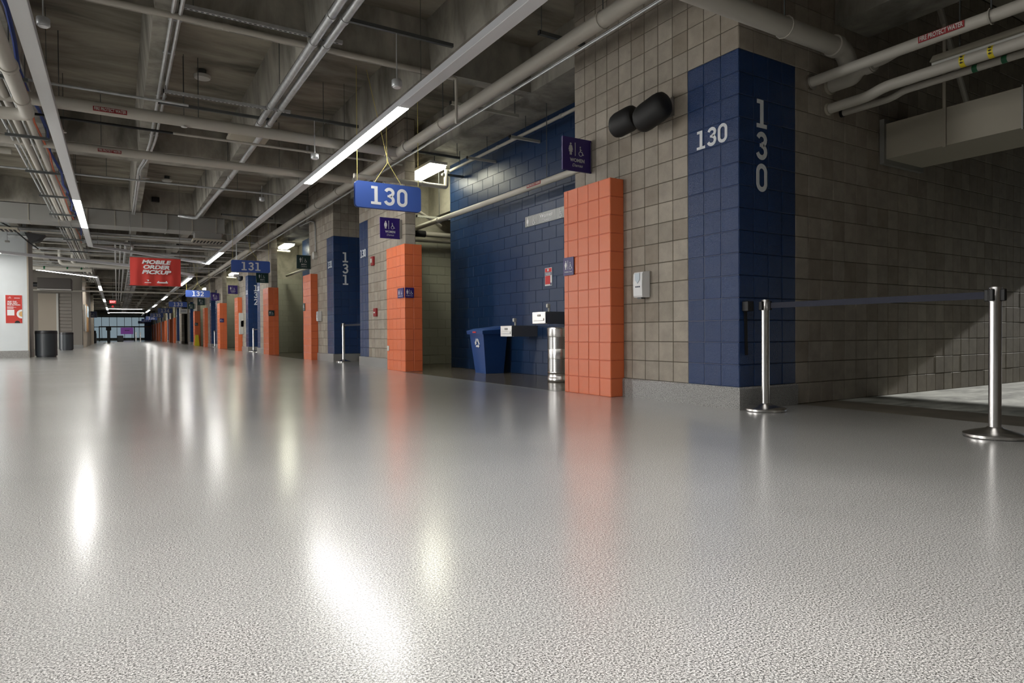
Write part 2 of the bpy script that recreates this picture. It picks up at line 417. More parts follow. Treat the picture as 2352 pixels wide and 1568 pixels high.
def number(parent, mt, txt, org, u, n, h, vertical=False, gap=0.14, thick=0.006, width=1.0):
    """digits centred on org (middle), height h, standing out by thick along n"""
    org = Vector(org); u = Vector(u); n = Vector(n); z = Vector((0,0,1))
    gl = [digit(c) for c in txt]
    if vertical:
        pitch = h*1.13; y = ((len(txt)-1)*pitch)/2 - h/2
        for (polys, wd) in gl:
            s = MB()
            for q, p in enumerate(polys): s.prism([((x-wd/2)*h*width, yy*h+y) for x, yy in p], org, u, z, n*(thick+lift(q, p)))
            s.build('digit', mt, parent); y -= pitch
    else:
        tot = sum(g[1] for g in gl) + gap*(len(gl)-1); x0 = -tot/2
        for (polys, wd) in gl:
            s = MB()
            for q, p in enumerate(polys): s.prism([((x+x0)*h*width, (yy-0.5)*h) for x, yy in p], org, u, z, n*(thick+lift(q, p)))
            s.build('digit', mt, parent); x0 += wd + gap
def text_obj(name, txt, mt, parent, org, u, n, size, bold=0.0, shear=0.0, thick=0.002, align='CENTER', width=None):
    cu = bpy.data.curves.new(name, 'FONT'); cu.body = txt; cu.size = size; cu.align_x = align; cu.align_y = 'CENTER'
    cu.offset = bold*size; cu.shear = shear; cu.extrude = thick/2; cu.resolution_u = 3; cu.space_line = 0.86
    tmp = bpy.data.objects.new('tmp', cu); C.objects.link(tmp)
    bpy.context.view_layer.update()
    me = bpy.data.meshes.new_from_object(tmp.evaluated_get(bpy.context.evaluated_depsgraph_get()))
    bpy.data.objects.remove(tmp); bpy.data.curves.remove(cu)
    u = Vector(u); n = Vector(n); z = Vector((0,0,1)); k = 1.0
    if width and len(me.vertices):
        xs = [v.co.x for v in me.vertices]; k = width/max(1e-6, max(xs)-min(xs))
    pl = Vector(wloc(parent)) if parent else Vector((0,0,0)); org = Vector(org)
    for v in me.vertices:
        v.co = org + u*v.co.x*k + z*v.co.y + n*(v.co.z+thick/2) - pl
    me.materials.clear(); me.materials.append(MATS[mt]); me.update()
    o = bpy.data.objects.new(name, me); C.objects.link(o); o.parent = parent
    return o
def disc(cx, cy, r, n=14): return [[(cx+r*math.cos(2*PI*i/n), cy+r*math.sin(2*PI*i/n)) for i in range(n)]]
def picto_woman(k=1.0):
    return disc(0,0.90,0.085) + [[(-0.10,0.79),(0.10,0.79),(0.15,0.72),(0.22,0.42),(0.16,0.40),(0.11,0.56),(0.10,0.56),(0.19,0.26),(-0.19,0.26),(-0.10,0.56),(-0.11,0.56),(-0.16,0.40),(-0.22,0.42),(-0.15,0.72)][::-1]] + rect(-0.10,0,-0.02,0.27) + rect(0.02,0,0.10,0.27)
def picto_man():
    return disc(0,0.90,0.085) + [[(-0.19,0.72),(-0.13,0.79),(0.13,0.79),(0.19,0.72),(0.19,0.42),(0.14,0.42),(0.12,0.66),(0.11,0.40),(-0.11,0.40),(-0.12,0.66),(-0.14,0.42),(-0.19,0.42)][::-1]] + rect(-0.11,0,-0.015,0.42) + rect(0.015,0,0.11,0.42)
def picto_chair():
    return disc(-0.06,0.88,0.07) + ribbon([(-0.07,0.76),(-0.05,0.42),(0.16,0.40),(0.27,0.12),(0.38,0.16)], 0.075) + ribbon([(-0.06,0.62),(0.13,0.60)], 0.06) + ribbon(arc(-0.02,0.22,0.22,0.22,115,375,18), 0.055)
def polys(s, pl, org, u, n, sc, dx=0, dz=0, thick=0.003):
    for q, p in enumerate(pl): s.prism([((x+0)*sc+dx, y*sc+dz) for x, y in p], org, u, (0,0,1), Vector(n)*(thick+0.0002*(q % 4)))
    return s

# ================================================================== SETTING
RH = 0.2055                      # course height of the tan and blue walls
BAY = 12.9
def off(k): return BAY*k
WX = 4.84                        # finished face of the right-hand wall
# floor
fl = MB().box((-14, -14, -0.1), (4.58, 121, 0)).build('floor', 'terrazzo'); tag(fl, kind='structure')
for k in range(-1, 9):           # terrazzo runs on into each tunnel mouth, restroom alcoves have bare concrete
    a, b = 1.67+off(k), 3.956+off(k)
    s = MB().box((4.58, 1.67+off(k), -0.1), (5.7, 6.46+off(k), 0)).box((4.58, 11.46+off(k), -0.1), (4.9, 14.58+off(k), 0)).build('floor', 'terrazzo'); tag(s, kind='structure')
    s = MB().box((4.58, 6.46+off(k), -0.1), (9.0, 11.46+off(k), -0.001)).box((4.9, 11.46+off(k), -0.1), (9.0, 14.3+off(k), -0.001)).build('floor', 'alcove_floor'); tag(s, kind='structure')
th = MB().box((5.7, 1.2, -0.1), (6.35, 4.2, 0.0)).build('floor', 'threshold'); tag(th, kind='structure')
rp = MB().hexa([(6.35,1.2,-0.1),(26,1.2,-0.1),(26,4.2,-0.1),(6.35,4.2,-0.1),(6.35,1.2,0.0),(26,1.2,0.0),(26,4.2,0.0),(6.35,4.2,0.0)]).build('floor', 'ramp'); tag(rp, kind='structure')
jn = MB()
for k in range(0, 9): jn.box((4.574, 6.46+off(k), 0.0005), (4.582, 11.46+off(k), 0.003))
tag(jn.build('trim_1', 'strut'), kind='structure')

# ceiling: slab, cross beams every half bay, tee stems between them, deep edge band over the alcoves
ce = root('ceiling', (0, 0, 4.95), kind='structure')
MB().box((-14, -14, 4.95), (16, 121, 5.2)).build('slab', 'slab', ce)
bands = []
for k in range(-2, 9):
    bands += [(14.4+12.9*k, 15.4+12.9*k), (21.55+12.9*k, 21.75+12.9*k) if k >= 0 else (21.0+12.9*k, 21.2+12.9*k)]
bands = [b for b in bands if -13 < b[0] < 119]
for (a, b) in bands:
    MB().box((-14, a, 4.29), (5.3, b, 4.96)).build('cross_beam', 'beam', ce, loc=(0, a, 4.29))
for i in range(len(bands)-1):
    a, b = bands[i][1], bands[i+1][0]; L = b-a
    st = MB().hexa([(-0.11,0,0),(0.11,0,0),(0.11,L,0),(-0.11,L,0),(-0.17,0,0.67),(0.17,0,0.67),(0.17,L,0.67),(-0.17,L,0.67)]).mesh('stem', 'beam')
    for x in (0.5, 2.14, 3.79, -1.14, -2.78, -4.42, -6.06, -7.7):
        o = bpy.data.objects.new('stem', st); C.objects.link(o); o.parent = ce; o.location = (x, a, 4.29-4.95)
MB().box((5.3, 4.0, 4.29), (9.0, 121, 4.96)).build('edge_beam', 'beam', ce)

# ---- right-hand wall, bay by bay
def tone_front(y0, yb0, yb1):
    def f(u, z):
        y = y0 - u
        return 'blue' if (yb0 <= y <= yb1 and z < 0.204+15*RH+0.01) else 'tan'
    return f
def bay(k):
    d = off(k); near = (k == 0); n = 130+k
    ys, ye = 3.956+d, 6.42+d
    if k in (4,): pass
    # A: wall between tunnel mouth and alcove
    wa = root('wall_right', (WX, ys, 0), kind='structure')
    core = MB().box((WX+0.008, ys+0.008, 0), (5.2, ye, 4.95)); core.build('joints', 'tan_joint', wa)
    MB().box((WX+0.004, ys+0.0065, 0.2), (5.0, ys+3*RH, 0.204+15*RH)).build('joints', 'blue_joint', wa)
    org = (WX, ye)               # u runs towards the camera (-y)
    cells = grid(0, 12, (ye-ys)/12, 0.204, 23, RH, tone_front(ye, ys, ys+3*RH+0.01), skip=lambda u, z: near is False and z > 4.9)
    if near: cells = [c for c in cells if not (ye-(c[0]+c[1])/2 > 5.62 and ye-(c[0]+c[1])/2 < 6.3 and c[3] < 2.35)]
    lay(wa, '-x', org, cells, single=near)
    # tunnel side face
    wt = root('wall_tunnel', (WX, ys, 0), kind='structure')
    xe = 16.0 if near else 8.0
    MB().box((5.2, ys+0.008, 0), (xe, ys+0.3, 4.95)).build('joints', 'tan_joint', wt)
    MB().box((WX+0.0065, ys+0.004, 0.21), (WX+4*RH, ys+0.1, 0.204+15*RH)).build('joints', 'blue_joint', wt)
    cells = grid(0, 13, RH, 0.204, 23, RH, lambda u, z: 'blue' if (u < 4*RH and z < 0.204+15*RH+0.01) else 'tan')
    cells = [c for c in cells if c[3] < 4.96]
    lay(wt, '-y', (WX, ys), cells, single=(k <= 1))
    if near:
        cells = grid(13*RH, 32, RH, 0.204, 23, RH, 'tan') + grid(0.82, 54, RH, 0.0, 1, 0.204, 'tan')
        lay(wt, '-y', (WX, ys), cells, single=False)
    # B: pier on the far side of the alcove
    pa, pb = 11.93+d, 14.73+d
    wb = root('wall_right', (WX, pa, 0), kind='structure')
    MB().box((WX+0.008, pa+0.008, 0), (5.06, pb, 4.95)).build('joints', 'tan_joint', wb)
    MB().box((WX+0.004, pb-2.5*RH, 0.2), (5.0, pb-0.002, 0.204+15*RH)).build('joints', 'blue_joint', wb)
    nb = 14; cw = (pb-pa)/nb
    cells = grid(0, nb, cw, 0.204, 23, RH, lambda u, z: 'blue' if (pb-u > pb-2.6*RH and z < 0.204+15*RH+0.01) else 'tan')
    if near: cells = [c for c in cells if not (pb-(c[0]+c[1])/2 < 12.3 and c[3] < 2.35)]
    if near: cells = [c for c in cells if c[3] < 4.4]
    lay(wb, '-x', (WX, pb), cells, single=near)
    if near: lay(wb, '-x', (WX, pb), grid(0, nb, cw, 0.204+20*RH, 3, RH, 'tan'), single=False)
    lay(wb, '-y', (WX, pa), grid(0, 1, 0.215, 0.204, 23, RH, 'tan'), single=False)
    # terrazzo base
    bb = MB()
    def base(x0, y0, x1, y1): bb.box((x0, y0, 0), (x1, y1, 0.19)); bb.hexa([(x0,y0,0.19),(x1,y0,0.19),(x1,y1,0.19),(x0,y1,0.19),(x0+0.012,y0+0.012,0.204),(x1,y0+0.012,0.204),(x1,y1,0.204),(x0+0.012,y1,0.204)])
    base(WX-0.03, ys-0.03, WX+0.02, 5.53+d); base(WX+0.021, ys-0.03, 5.66, ys+0.02); base(WX-0.03, 12.44+d, WX+0.02, pb)
    tag(bb.build('baseboard_right', 'terrazzo_base'), kind='structure')
    # alcove: blue running-bond back wall, cream side wall with bare concrete above
    wv = root('wall_alcove', (6.1, 6.4+d, 0), kind='structure')
    MB().box((6.106, 6.4+d, 0), (6.3, 12.5+d, 4.29)).build('joints', 'blue_joint', wv)
    if k <= 3:
        cells = running(0, 4.93, 0, 21, 0.411, RH, 'blue_running'); cells = [c for c in cells if c[3] < 4.32]
        lay(wv, '-x', (6.1, 12.5+d), cells, single=near)
    ws = root('wall_alcove', (5.06, 14.04+d, 0), kind='structure')
    MB().box((5.06, 14.048+d, 0), (9.0, 14.73+d, 2.95)).build('joints', 'cream_joint', ws)
    MB().box((5.06, 14.06+d, 2.95), (9.0, 14.73+d, 4.29)).build('upper_wall', 'wall_concrete', ws)
    MB().box((6.3, 12.0+d, 3.42), (7.2, 14.06+d, 4.29)).build('bulkhead', 'wall_concrete', ws)
    if k <= 3:
        cells = running(0, 3.0, 0.0, 14, 0.411, 0.2105, 'cream')
        lay(ws, '-y', (5.06, 14.04+d), cells, single=near)
    MB().box((8.9, 6.4+d, 0), (9.05, 14.1+d, 4.29)).build('end_wall', 'cream', ws)
    MB().box((5.2, 6.3+d, 0), (8.95, 6.42+d, 4.29)).build('end_wall', 'cream', ws)
    if k >= 1:   # added closing wall, keeps the sun out of this tunnel mouth
        MB().box((8.0, pb-BAY-0.1, 0), (8.15, ys+0.1, 4.95)).build('end_wall', 'panel_dark', wt)
for k in range(0, 9): bay(k)
wn = root('wall_right', (WX, -14, 0), kind='structure')
MB().box((WX, -14, 0), (16, 1.67, 4.95)).build('near_wall', 'tan_joint', wn)
# tunnel end lip that cuts the daylight
tl = root('ceiling', (14.6, 1.5, 3), kind='structure')
MB().box((14.6, 1.2, 3.02), (15.2, 4.3, 5.2)).build('lip', 'beam', tl)
wbk = MB().box((-14.2, -14.2, 0), (16, -14, 5.0)).build('wall_back', 'wall_concrete'); tag(wbk, kind='structure')
wlf = MB().box((-14.2, -14, 0), (-14, 121, 5.0)).build('wall_left', 'white_wall'); tag(wlf, kind='structure')

# ---- left side
wl = root('wall_left', (-2.53, 27, 0), kind='structure')
MB().box((-6.5, 26.95, 0.24), (-2.53, 28.4, 4.95)).build('plaster', 'white_wall', wl)
MB().box((-2.535, 26.97, 0.24), (-2.52, 28.4, 4.95)).build('side_panel', 'panel_grey', wl)
MB().box((-6.5, 26.92, 0), (-2.53, 28.4, 0.24)).build('base', 'terrazzo_base', wl)
MB().box((-2.53, 26.94, 0), (-2.50, 28.42, 0.24)).build('base', 'panel_grey', wl)
MB().box((-2.55, 26.935, 0.24), (-2.51, 26.96, 4.95)).build('corner_guard', 'panel_light', wl)
w2 = root('wall_left', (-1.75, 46, 0), kind='structure')
MB().box((-12, 46.1, 0), (-1.75, 46.6, 4.95)).build('back_panel', 'panel_grey', w2)
MB().box((-3.86, 45.98, 0), (-3.0, 46.12, 3.2)).build('door_panel', 'panel_light', w2)
MB().box((-3.0, 45.9, 0), (-2.9, 46.12, 3.2)).build('post', 'off_white', w2)
for i in range(16): MB().box((-2.9, 46.0, 0.02+i*0.2), (-2.26, 46.1, 0.2+i*0.2)).build('slat', 'panel_grey', w2)
MB().box((-2.24, 45.9, 0.2), (-1.75, 46.6, 4.95)).build('pier', 'panel_grey', w2)
MB().box((-2.26, 45.87, 0), (-1.72, 46.6, 0.2)).build('base', 'terrazzo_base', w2)
w3 = root('wall_left', (-1.75, 46.6, 0), kind='structure')
MB().box((-3, 46.6, 0), (-1.75, 60, 4.95)).build('wall', 'panel_light', w3)
MB().box((-3.2, 60, 0), (-1.9, 66, 4.95)).build('wall', 'panel_dark', w3)
MB().box((-3.2, 66, 0), (-1.72, 67, 4.95)).build('pier', 'panel_light', w3)
MB().box((-14, 67, 0), (-5.2, 120, 4.95)).build('wall', 'wall_concrete', w3)
for y in (74, 84, 95, 106): MB().box((-5.2, y, 0), (-4.4, y+0.8, 4.95)).build('pier', 'panel_dark', w3)
# far end
we = root('wall_end', (0, 118, 0), kind='structure')
MB().box((-14, 118.2, 0), (9, 118.6, 4.95)).build('wall', 'wall_concrete', we)
MB().box((3.7, 117.2, 0), (4.6, 118.2, 4.95)).build('pier', 'blue', we)
g = root('window_1', (0, 118, 0), kind='structure')
for i in range(9):
    x = -5.0 + i*1.0
    MB().box((x+0.03, 118.0, 0.35), (x+0.97, 118.05, 2.05)).build('pane', 'glass_blue', g)
    MB().box((x+0.03, 118.0, 2.15), (x+0.97, 118.05, 3.6)).build('pane', 'glass_blue', g)
fr = MB()
for i in range(10): fr.box((-5.03+i, 117.95, 0), (-4.97+i, 118.1, 3.7))
for z in (0.3, 2.05, 3.62): fr.box((-5.0, 117.93, z), (4.0, 118.1, z+0.1))
fr.build('window_frame', 'panel_dark', g)

# ================================================================== THINGS
# ---- orange block pillars
def pillar(y0, y1, x1, side_cols, label, single, front_cols, narrow_far=0.0):
    """front face x=4.643 from y0 (near) to y1 (far); side face towards the camera reaches x1"""
    t = root('orange_pillar', (4.643, y0, 0), label, 'pillar')
    t['group'] = 'orange pillars beside the restroom alcoves'
    MB().box((4.6475, y0+0.0045, 0), (x1, y1-0.004, 12*0.2015)).build('joints', 'orange_joint', t)
    fw = (y1-y0-narrow_far)/front_cols
    cells = []
    if narrow_far: cells += grid(0, 1, narrow_far, 0, 12, 0.2015, 'orange')
    cells += grid(narrow_far, front_cols, fw, 0, 12, 0.2015, 'orange')
    lay(t, '-x', (4.643, y1), cells, single=single)
    lay(t, '-y', (4.643, y0), grid(0, side_cols, (x1-4.643)/side_cols, 0, 12, 0.2015, 'orange'), single=single)
    MB().box((4.645, y0+0.002, 12*0.2015-0.004), (x1, y1, 12*0.2015)).build('cap', 'orange', t)
    return t
nm = lambda k: str(130+k)
ORD = ['nearest the camera', 'second from the camera', 'third from the camera', 'fourth from the camera', 'fifth from the camera', 'sixth from the camera', 'seventh from the camera', 'eighth from the camera', 'farthest from the camera']
for k in range(0, 9):
    if k == 4: continue
    d = off(k)
    pillar(5.52+d, 6.385+d, 4.838, 1, 'orange block pillar against the tan wall beside blue column '+nm(k)+', '+ORD[k], k == 0, 4, 0.085)
    pillar(11.487+d, 12.44+d, 5.0, 2, 'orange block pillar at the far alcove corner under sign '+nm(k)+', '+ORD[k], k <= 1, 4, 0.12)

# ---- painted numbers on the blue columns (flat paint)
for k in range(0, 9):
    d = off(k); n = nm(k)
    pn = root('painted_number', (WX, 4.27+d, 2.566), 'small white '+n+' painted on the blue column\'s corridor face, '+ORD[k], 'number')
    number(pn, 'number_white', n, (WX-0.002, 4.27+d, 2.566), (0,-1,0), (-1,0,0), 0.178, gap=0.10, thick=0.002)
    pv = root('painted_number', (5.155, 3.956+d, 2.445), 'large white '+n+' painted downwards on the blue tunnel face, '+ORD[k], 'number')
    number(pv, 'number_white', n, (5.155, 3.956-0.002+d, 2.445), (1,0,0), (0,-1,0), 0.262, vertical=True, thick=0.002, width=0.95)
    if k < 3:
        pf = root('painted_number', (WX, 14.46+d, 2.566), 'small white '+n+' on the narrow blue column ending its bay, '+ORD[k], 'number')
        number(pf, 'number_white', n, (WX-0.002, 14.46+d, 2.566), (0,-1,0), (-1,0,0), 0.178, gap=0.10, thick=0.002)

# ---- hanging section signs
def rrect(w, h, r, n=5):
    p = []
    for cx, cy, a in ((w/2-r, h/2-r, 0), (-w/2+r, h/2-r, 90), (-w/2+r, -h/2+r, 180), (w/2-r, -h/2+r, 270)):
        p += arc(cx, cy, r, r, a, a+90, n)
    return p
SIGNS = [(3.216,4.33,10.0,2.722,3.135),(3.16,4.35,22.5,2.755,3.14),(2.853,3.93,35,2.575,2.91),(2.89,3.95,47.5,2.57,2.92),(2.87,3.94,60.5,2.57,2.97),(2.83,3.97,73.5,2.52,2.96),(2.87,4.05,86.5,2.55,2.98),(2.8,3.94,99.5,2.57,2.99),(2.7,3.7,112,2.54,2.93)]
for k, (x0, x1, y, z0, z1) in enumerate(SIGNS):
    cx, cz, W, H = (x0+x1)/2, (z0+z1)/2, x1-x0, z1-z0; n = nm(k)
    t = root('section_sign', (cx, y, cz), f'blue hanging section sign reading {n}, '+ORD[k], 'sign')
    t['group'] = 'hanging section number signs'
    s = MB(); pl = rrect(W, H, 0.055)
    s.prism(pl, (cx, y-0.035, cz), (1,0,0), (0,0,1), (0,0.012,0)); s.build('panel', 'sign_blue', t)
    s = MB(); s.prism(pl, (cx, y+0.023, cz), (1,0,0), (0,0,1), (0,0.012,0)); s.build('panel', 'sign_blue', t)
    MB().box((x0+0.06, y-0.023, z0+0.03), (x1-0.06, y+0.023, z1-0.03)).build('frame', 'sign_navy', t)
    number(t, 'white', n, (cx, y-0.035, cz), (1,0,0), (0,-1,0), H*0.70, gap=0.14, thick=0.003)
    if k >= 4:
        for fx in (-0.4, 0.4): MB().tube([(cx+W*fx, y, z1), (cx+W*fx, y, 4.94)], 0.006, 5).build('cord', 'cord', t)
    if k < 4:
        for fx in (-0.46, 0.47):
            MB().tube([(cx+W*fx, y, z1), (cx+W*fx, y, 4.94)], 0.005, 6).build('cord', 'cord', t)
        MB().tube([(cx-W*0.21, y, z1), (cx-W*0.02, y-0.02, z1+0.33), (cx+W*0.0, y+0.1, 4.95)], 0.005, 6).build('cord', 'cord', t)
        MB().tube([(cx+W*0.21, y, z1), (cx+W*0.0, y-0.02, z1+0.33), (cx-W*0.28, y+0.1, 4.95)], 0.005, 6).build('cord', 'cord', t)
        for fx in (-0.21, -0.07, 0.07, 0.21):
            s = MB(); s.tube([(cx+W*fx+0.014*math.cos(a*PI/5), y, z1+0.012+0.014*math.sin(a*PI/5)) for a in range(11)], 0.003, 5, caps=False); s.build('ring', 'galv', t)

# ---- restroom blade signs
def blade(x0, x1, y, z0, z1, who, colm, label):
    t = root('restroom_sign', ((x0+x1)/2, y, (z0+z1)/2), label, 'sign', 'restroom blade signs projecting from the wall')
    MB().box((x0, y-0.012, z0), (x1, y+0.012, z1)).build('panel', colm, t)
    W = x1-x0; H = z1-z0; o = ((x0+x1)/2, y-0.013, z0); s = MB()
    ph = 0.37*H
    polys(s, picto_woman() if who == 'WOMEN' else picto_man(), o, (1,0,0), (0,-1,0), ph, -0.23*W, 0.47*H).build('person_pictogram', 'picto_grey', t)
    polys(MB(), [[(-0.025,0),(0.025,0),(0.025,1.08),(-0.025,1.08)]], o, (1,0,0), (0,-1,0), ph, -0.075*W, 0.455*H).build('divider', 'picto_grey', t)
    polys(MB(), picto_chair(), o, (1,0,0), (0,-1,0), ph*0.82, 0.12*W, 0.47*H).build('wheelchair_pictogram', 'picto_grey', t)
    text_obj('lettering', who, 'picto_grey', t, ((x0+x1)/2, y-0.013, z0+0.32*H), (1,0,0), (0,-1,0), 0.15*H, bold=0.02, width=(0.5*W if who == 'WOMEN' else 0.36*W))
    text_obj('lettering', 'Damas' if who == 'WOMEN' else 'Caballeros', 'picto_grey', t, ((x0+x1)/2, y-0.013, z0+0.17*H), (1,0,0), (0,-1,0), 0.13*H, shear=0.25, width=(0.36*W if who == 'WOMEN' else 0.42*W))
    MB().box((x1-0.01, y-0.02, z0+0.02), (max(x1+0.005, WX if x1 > 4 else x1), y+0.02, z1-0.02)).build('bracket', 'steel_dull', t)
blade(4.417, 4.835, 6.1, 2.605, 2.99, 'WOMEN', 'sign_purple', 'purple WOMEN Damas blade sign above the nearest orange pillar')
blade(4.39, 4.80, 12.1, 2.585, 2.99, 'WOMEN', 'sign_purple', 'purple WOMEN Damas sign under the hanging 130 sign')
blade(4.436, 4.835, 19.15, 2.617, 3.01, 'MEN', 'sign_green', 'dark green MEN blade sign above the orange pillar next to blue column 131')
blade(4.40, 4.835, 25.3, 2.64, 3.01, 'MEN', 'sign_green', 'dark green MEN blade sign just below the hanging 131 sign')
blade(4.36, 4.78, 32.1, 2.61, 3.0, 'WOMEN', 'sign_purple', 'purple WOMEN blade sign above the thin orange pillar left of blue column 132')
blade(4.37, 4.78, 38.4, 2.6, 3.0, 'WOMEN', 'sign_purple', 'purple WOMEN blade sign just right of the hanging 132 sign')
blade(4.34, 4.76, 45.0, 2.61, 3.06, 'MEN', 'sign_green', 'dark green MEN blade sign behind and below the hanging 132 sign')
blade(4.34, 4.76, 51.5, 2.6, 3.0, 'MEN', 'sign_green', 'dark green MEN blade sign just right of the hanging 133 sign')

# ---- small restroom plaques on the pillars
def plaque(face, org, W, H, who, colm, label, txt=True):
    ux, uy = DIRU[face]; nx, ny = DIRN[face]; u = (ux, uy, 0); n = (nx, ny, 0)
    t = root('restroom_plaque', org, label, 'sign', 'small restroom plaques on the orange pillars')
    s = MB(); s.prism(rrect(W, H, 0.006, 2), org, u, (0,0,1), Vector(n)*0.008); s.build('panel', colm, t)
    o = Vector(org) + Vector(n)*0.008; o.z -= H/2; s = MB()
    polys(s, picto_woman() if who == 'WOMEN' else picto_man(), o, u, n, 0.5*H, -0.25*W, 0.33*H, 0.002).build('person_pictogram', 'white', t)
    polys(MB(), [[(-0.03,0),(0.03,0),(0.03,1.0),(-0.03,1.0)]], o, u, n, 0.5*H, -0.04*W, 0.33*H, 0.002).build('divider', 'white', t)
    polys(MB(), picto_chair(), o, u, n, 0.42*H, 0.2*W, 0.33*H, 0.002).build('wheelchair_pictogram', 'white', t)
    text_obj('lettering', who+(' / Damas' if who == 'WOMEN' else ' / Caballeros'), 'white', t, (o.x, o.y, o.z+0.19*H), u, n, 0.09*H, bold=0.01, width=0.75*W)
plaque('-x', (4.635, 6.275, 1.51), 0.205, 0.215, 'WOMEN', 'sign_purple', 'purple WOMEN plaque on the corridor face of the nearest orange pillar')
plaque('-y', (4.735, 11.481, 1.494), 0.18, 0.19, 'WOMEN', 'sign_purple', 'purple restroom plaque on the camera-facing side of the free-standing orange pillar, below sign 130')
plaque('-x', (4.635, 11.66, 1.494), 0.30, 0.19, 'WOMEN', 'sign_purple', 'purple restroom plaque wrapping onto the corridor face of the orange pillar below sign 130')
plaque('-y', (4.745, 11.481+BAY, 1.494), 0.2, 0.2, 'MEN', 'sign_green', 'dark green plaque on the side of the orange pillar below sign 131')
plaque('-x', (4.635, 6.25+BAY, 1.51), 0.22, 0.22, 'MEN', 'sign_green', 'dark green plaque on the orange pillar beside blue column 131')
plaque('-y', (4.745, 11.481+2*BAY, 1.494), 0.2, 0.2, 'WOMEN', 'sign_purple', 'purple plaque on the side of the orange pillar below sign 132')
plaque('-y', (4.745, 11.481+3*BAY, 1.494), 0.2, 0.2, 'MEN', 'sign_green', 'dark green plaque on the orange pillar below sign 133')

# ---- alcove: long grey sign, notice, fountains, bins
t = root('wall_sign', (6.09, 8.9, 2.64), 'long grey Women Damas sign on the blue alcove wall', 'sign')
MB().bbox((6.082, 7.7, 2.548), (6.1, 9.507, 2.73), 0.004).build('panel', 'sign_grey', t)
s = MB(); o = (6.081, 0, 2.57)
for yy, f in ((9.42, picto_woman()), (9.23, picto_chair()), (8.45, picto_chair()), (8.22, picto_woman())):
    polys(MB(), f, (6.081, yy, 2.565), (0,-1,0), (-1,0,0), 0.145, 0, 0, 0.003).build('pictogram', 'white', t)
for yy in (9.33, 9.11, 8.59, 8.33): MB().box((6.078, yy-0.004, 2.56), (6.082, yy+0.004, 2.72)).build('divider', 'white', t)
text_obj('lettering', 'Women', 'white', t, (6.081, 8.85, 2.665), (0,-1,0), (-1,0,0), 0.095, bold=0.015, width=0.38)
text_obj('lettering', 'Damas', 'white', t, (6.081, 8.85, 2.59), (0,-1,0), (-1,0,0), 0.055, shear=0.2, width=0.24)
t = root('notice', (6.095, 8.81, 1.64), 'small red and white notice on the blue alcove wall', 'notice')
MB().box((6.09, 8.712, 1.495), (6.1, 8.917, 1.791)).build('panel', 'white', t)
s = MB(); s.box((6.088, 8.722, 1.72), (6.091, 8.907, 1.782)); s.box((6.088, 8.76, 1.52), (6.091, 8.907, 1.66)); s.build('red_field', 'red', t)
s = MB(); s.box((6.088, 8.722, 1.665), (6.091, 8.907, 1.715)); s.box((6.088, 8.722, 1.502), (6.091, 8.758, 1.54)); s.build('blue_field', 'sign_navy', t)
s = MB()
for i in range(3): s.box((6.086, 8.74, 1.672+i*0.013), (6.088, 8.89, 1.678+i*0.013))
s.box((6.086, 8.80, 1.735), (6.088, 8.84, 1.772)); s.build('print', 'white', t)

def fountain(y0, y1, z0, z1, label):
    t = root('drinking_fountain', (6.1, (y0+y1)/2, z0), label, 'drinking fountain', 'steel drinking fountains on the alcove wall')
    MB().hexa([(5.62,y0,z0),(6.1,y0,z0),(6.1,y1,z0),(5.62,y1,z0),(5.6,y0,z1),(6.1,y0,z1),(6.1,y1,z1),(5.6,y1,z1)]).build('basin', 'steel_dull', t)
    MB().bbox((5.585, y0+0.004, z0+0.002), (5.602, y1-0.004, z1-0.004), 0.004).build('front_plate', 'steel', t)
    m_ = (y0+y1)/2
    MB().bbox((5.575, m_-0.14, z0+0.045), (5.587, m_+0.14, z0+0.09), 0.004).build('push_bar', 'steel', t)
    MB().bbox((5.578, m_-0.05, z0+0.115), (5.588, m_+0.04, z0+0.145), 0.003).build('button', 'steel_dull', t)
    s = MB(); s.tube([(5.72, y0+0.1, z1), (5.72, y0+0.1, z1+0.06), (5.69, y0+0.1, z1+0.10)], 0.018, 10); s.bbox((5.675, y0+0.075, z1+0.06), (5.735, y0+0.125, z1+0.125), 0.01)
    s.build('bubbler', 'off_white', t, True)
fountain(9.16, 9.53, 0.657, 0.842, 'lower steel drinking fountain beside the blue recycling bin')
fountain(8.165, 8.54, 0.857, 1.042, 'higher steel drinking fountain above the perforated steel bin')

t = root('recycling_bin', (5.75, 10.22, 0), 'blue plastic recycling bin with white recycling mark in the alcove', 'bin')
MB().hexa([(5.575,10.03,0),(5.94,10.03,0),(5.94,10.42,0),(5.575,10.42,0),(5.50,9.98,0.71),(5.99,9.98,0.71),(5.99,10.5,0.71),(5.50,10.5,0.71)]).build('body', 'bin_blue', t)
s = MB(); s.hexa([(5.47,9.95,0.70),(6.03,9.95,0.70),(6.03,10.54,0.70),(5.47,10.54,0.70),(5.46,9.94,0.76),(6.04,9.94,0.80),(6.04,10.55,0.80),(5.46,10.55,0.76)])
s.hexa([(5.46,9.94,0.76),(6.04,9.94,0.80),(6.04,10.55,0.80),(5.46,10.55,0.76),(5.56,10.02,0.80),(6.0,10.02,0.85),(6.0,10.47,0.85),(5.56,10.47,0.80)]); s.build('lid', 'bin_blue', t)
s = MB()
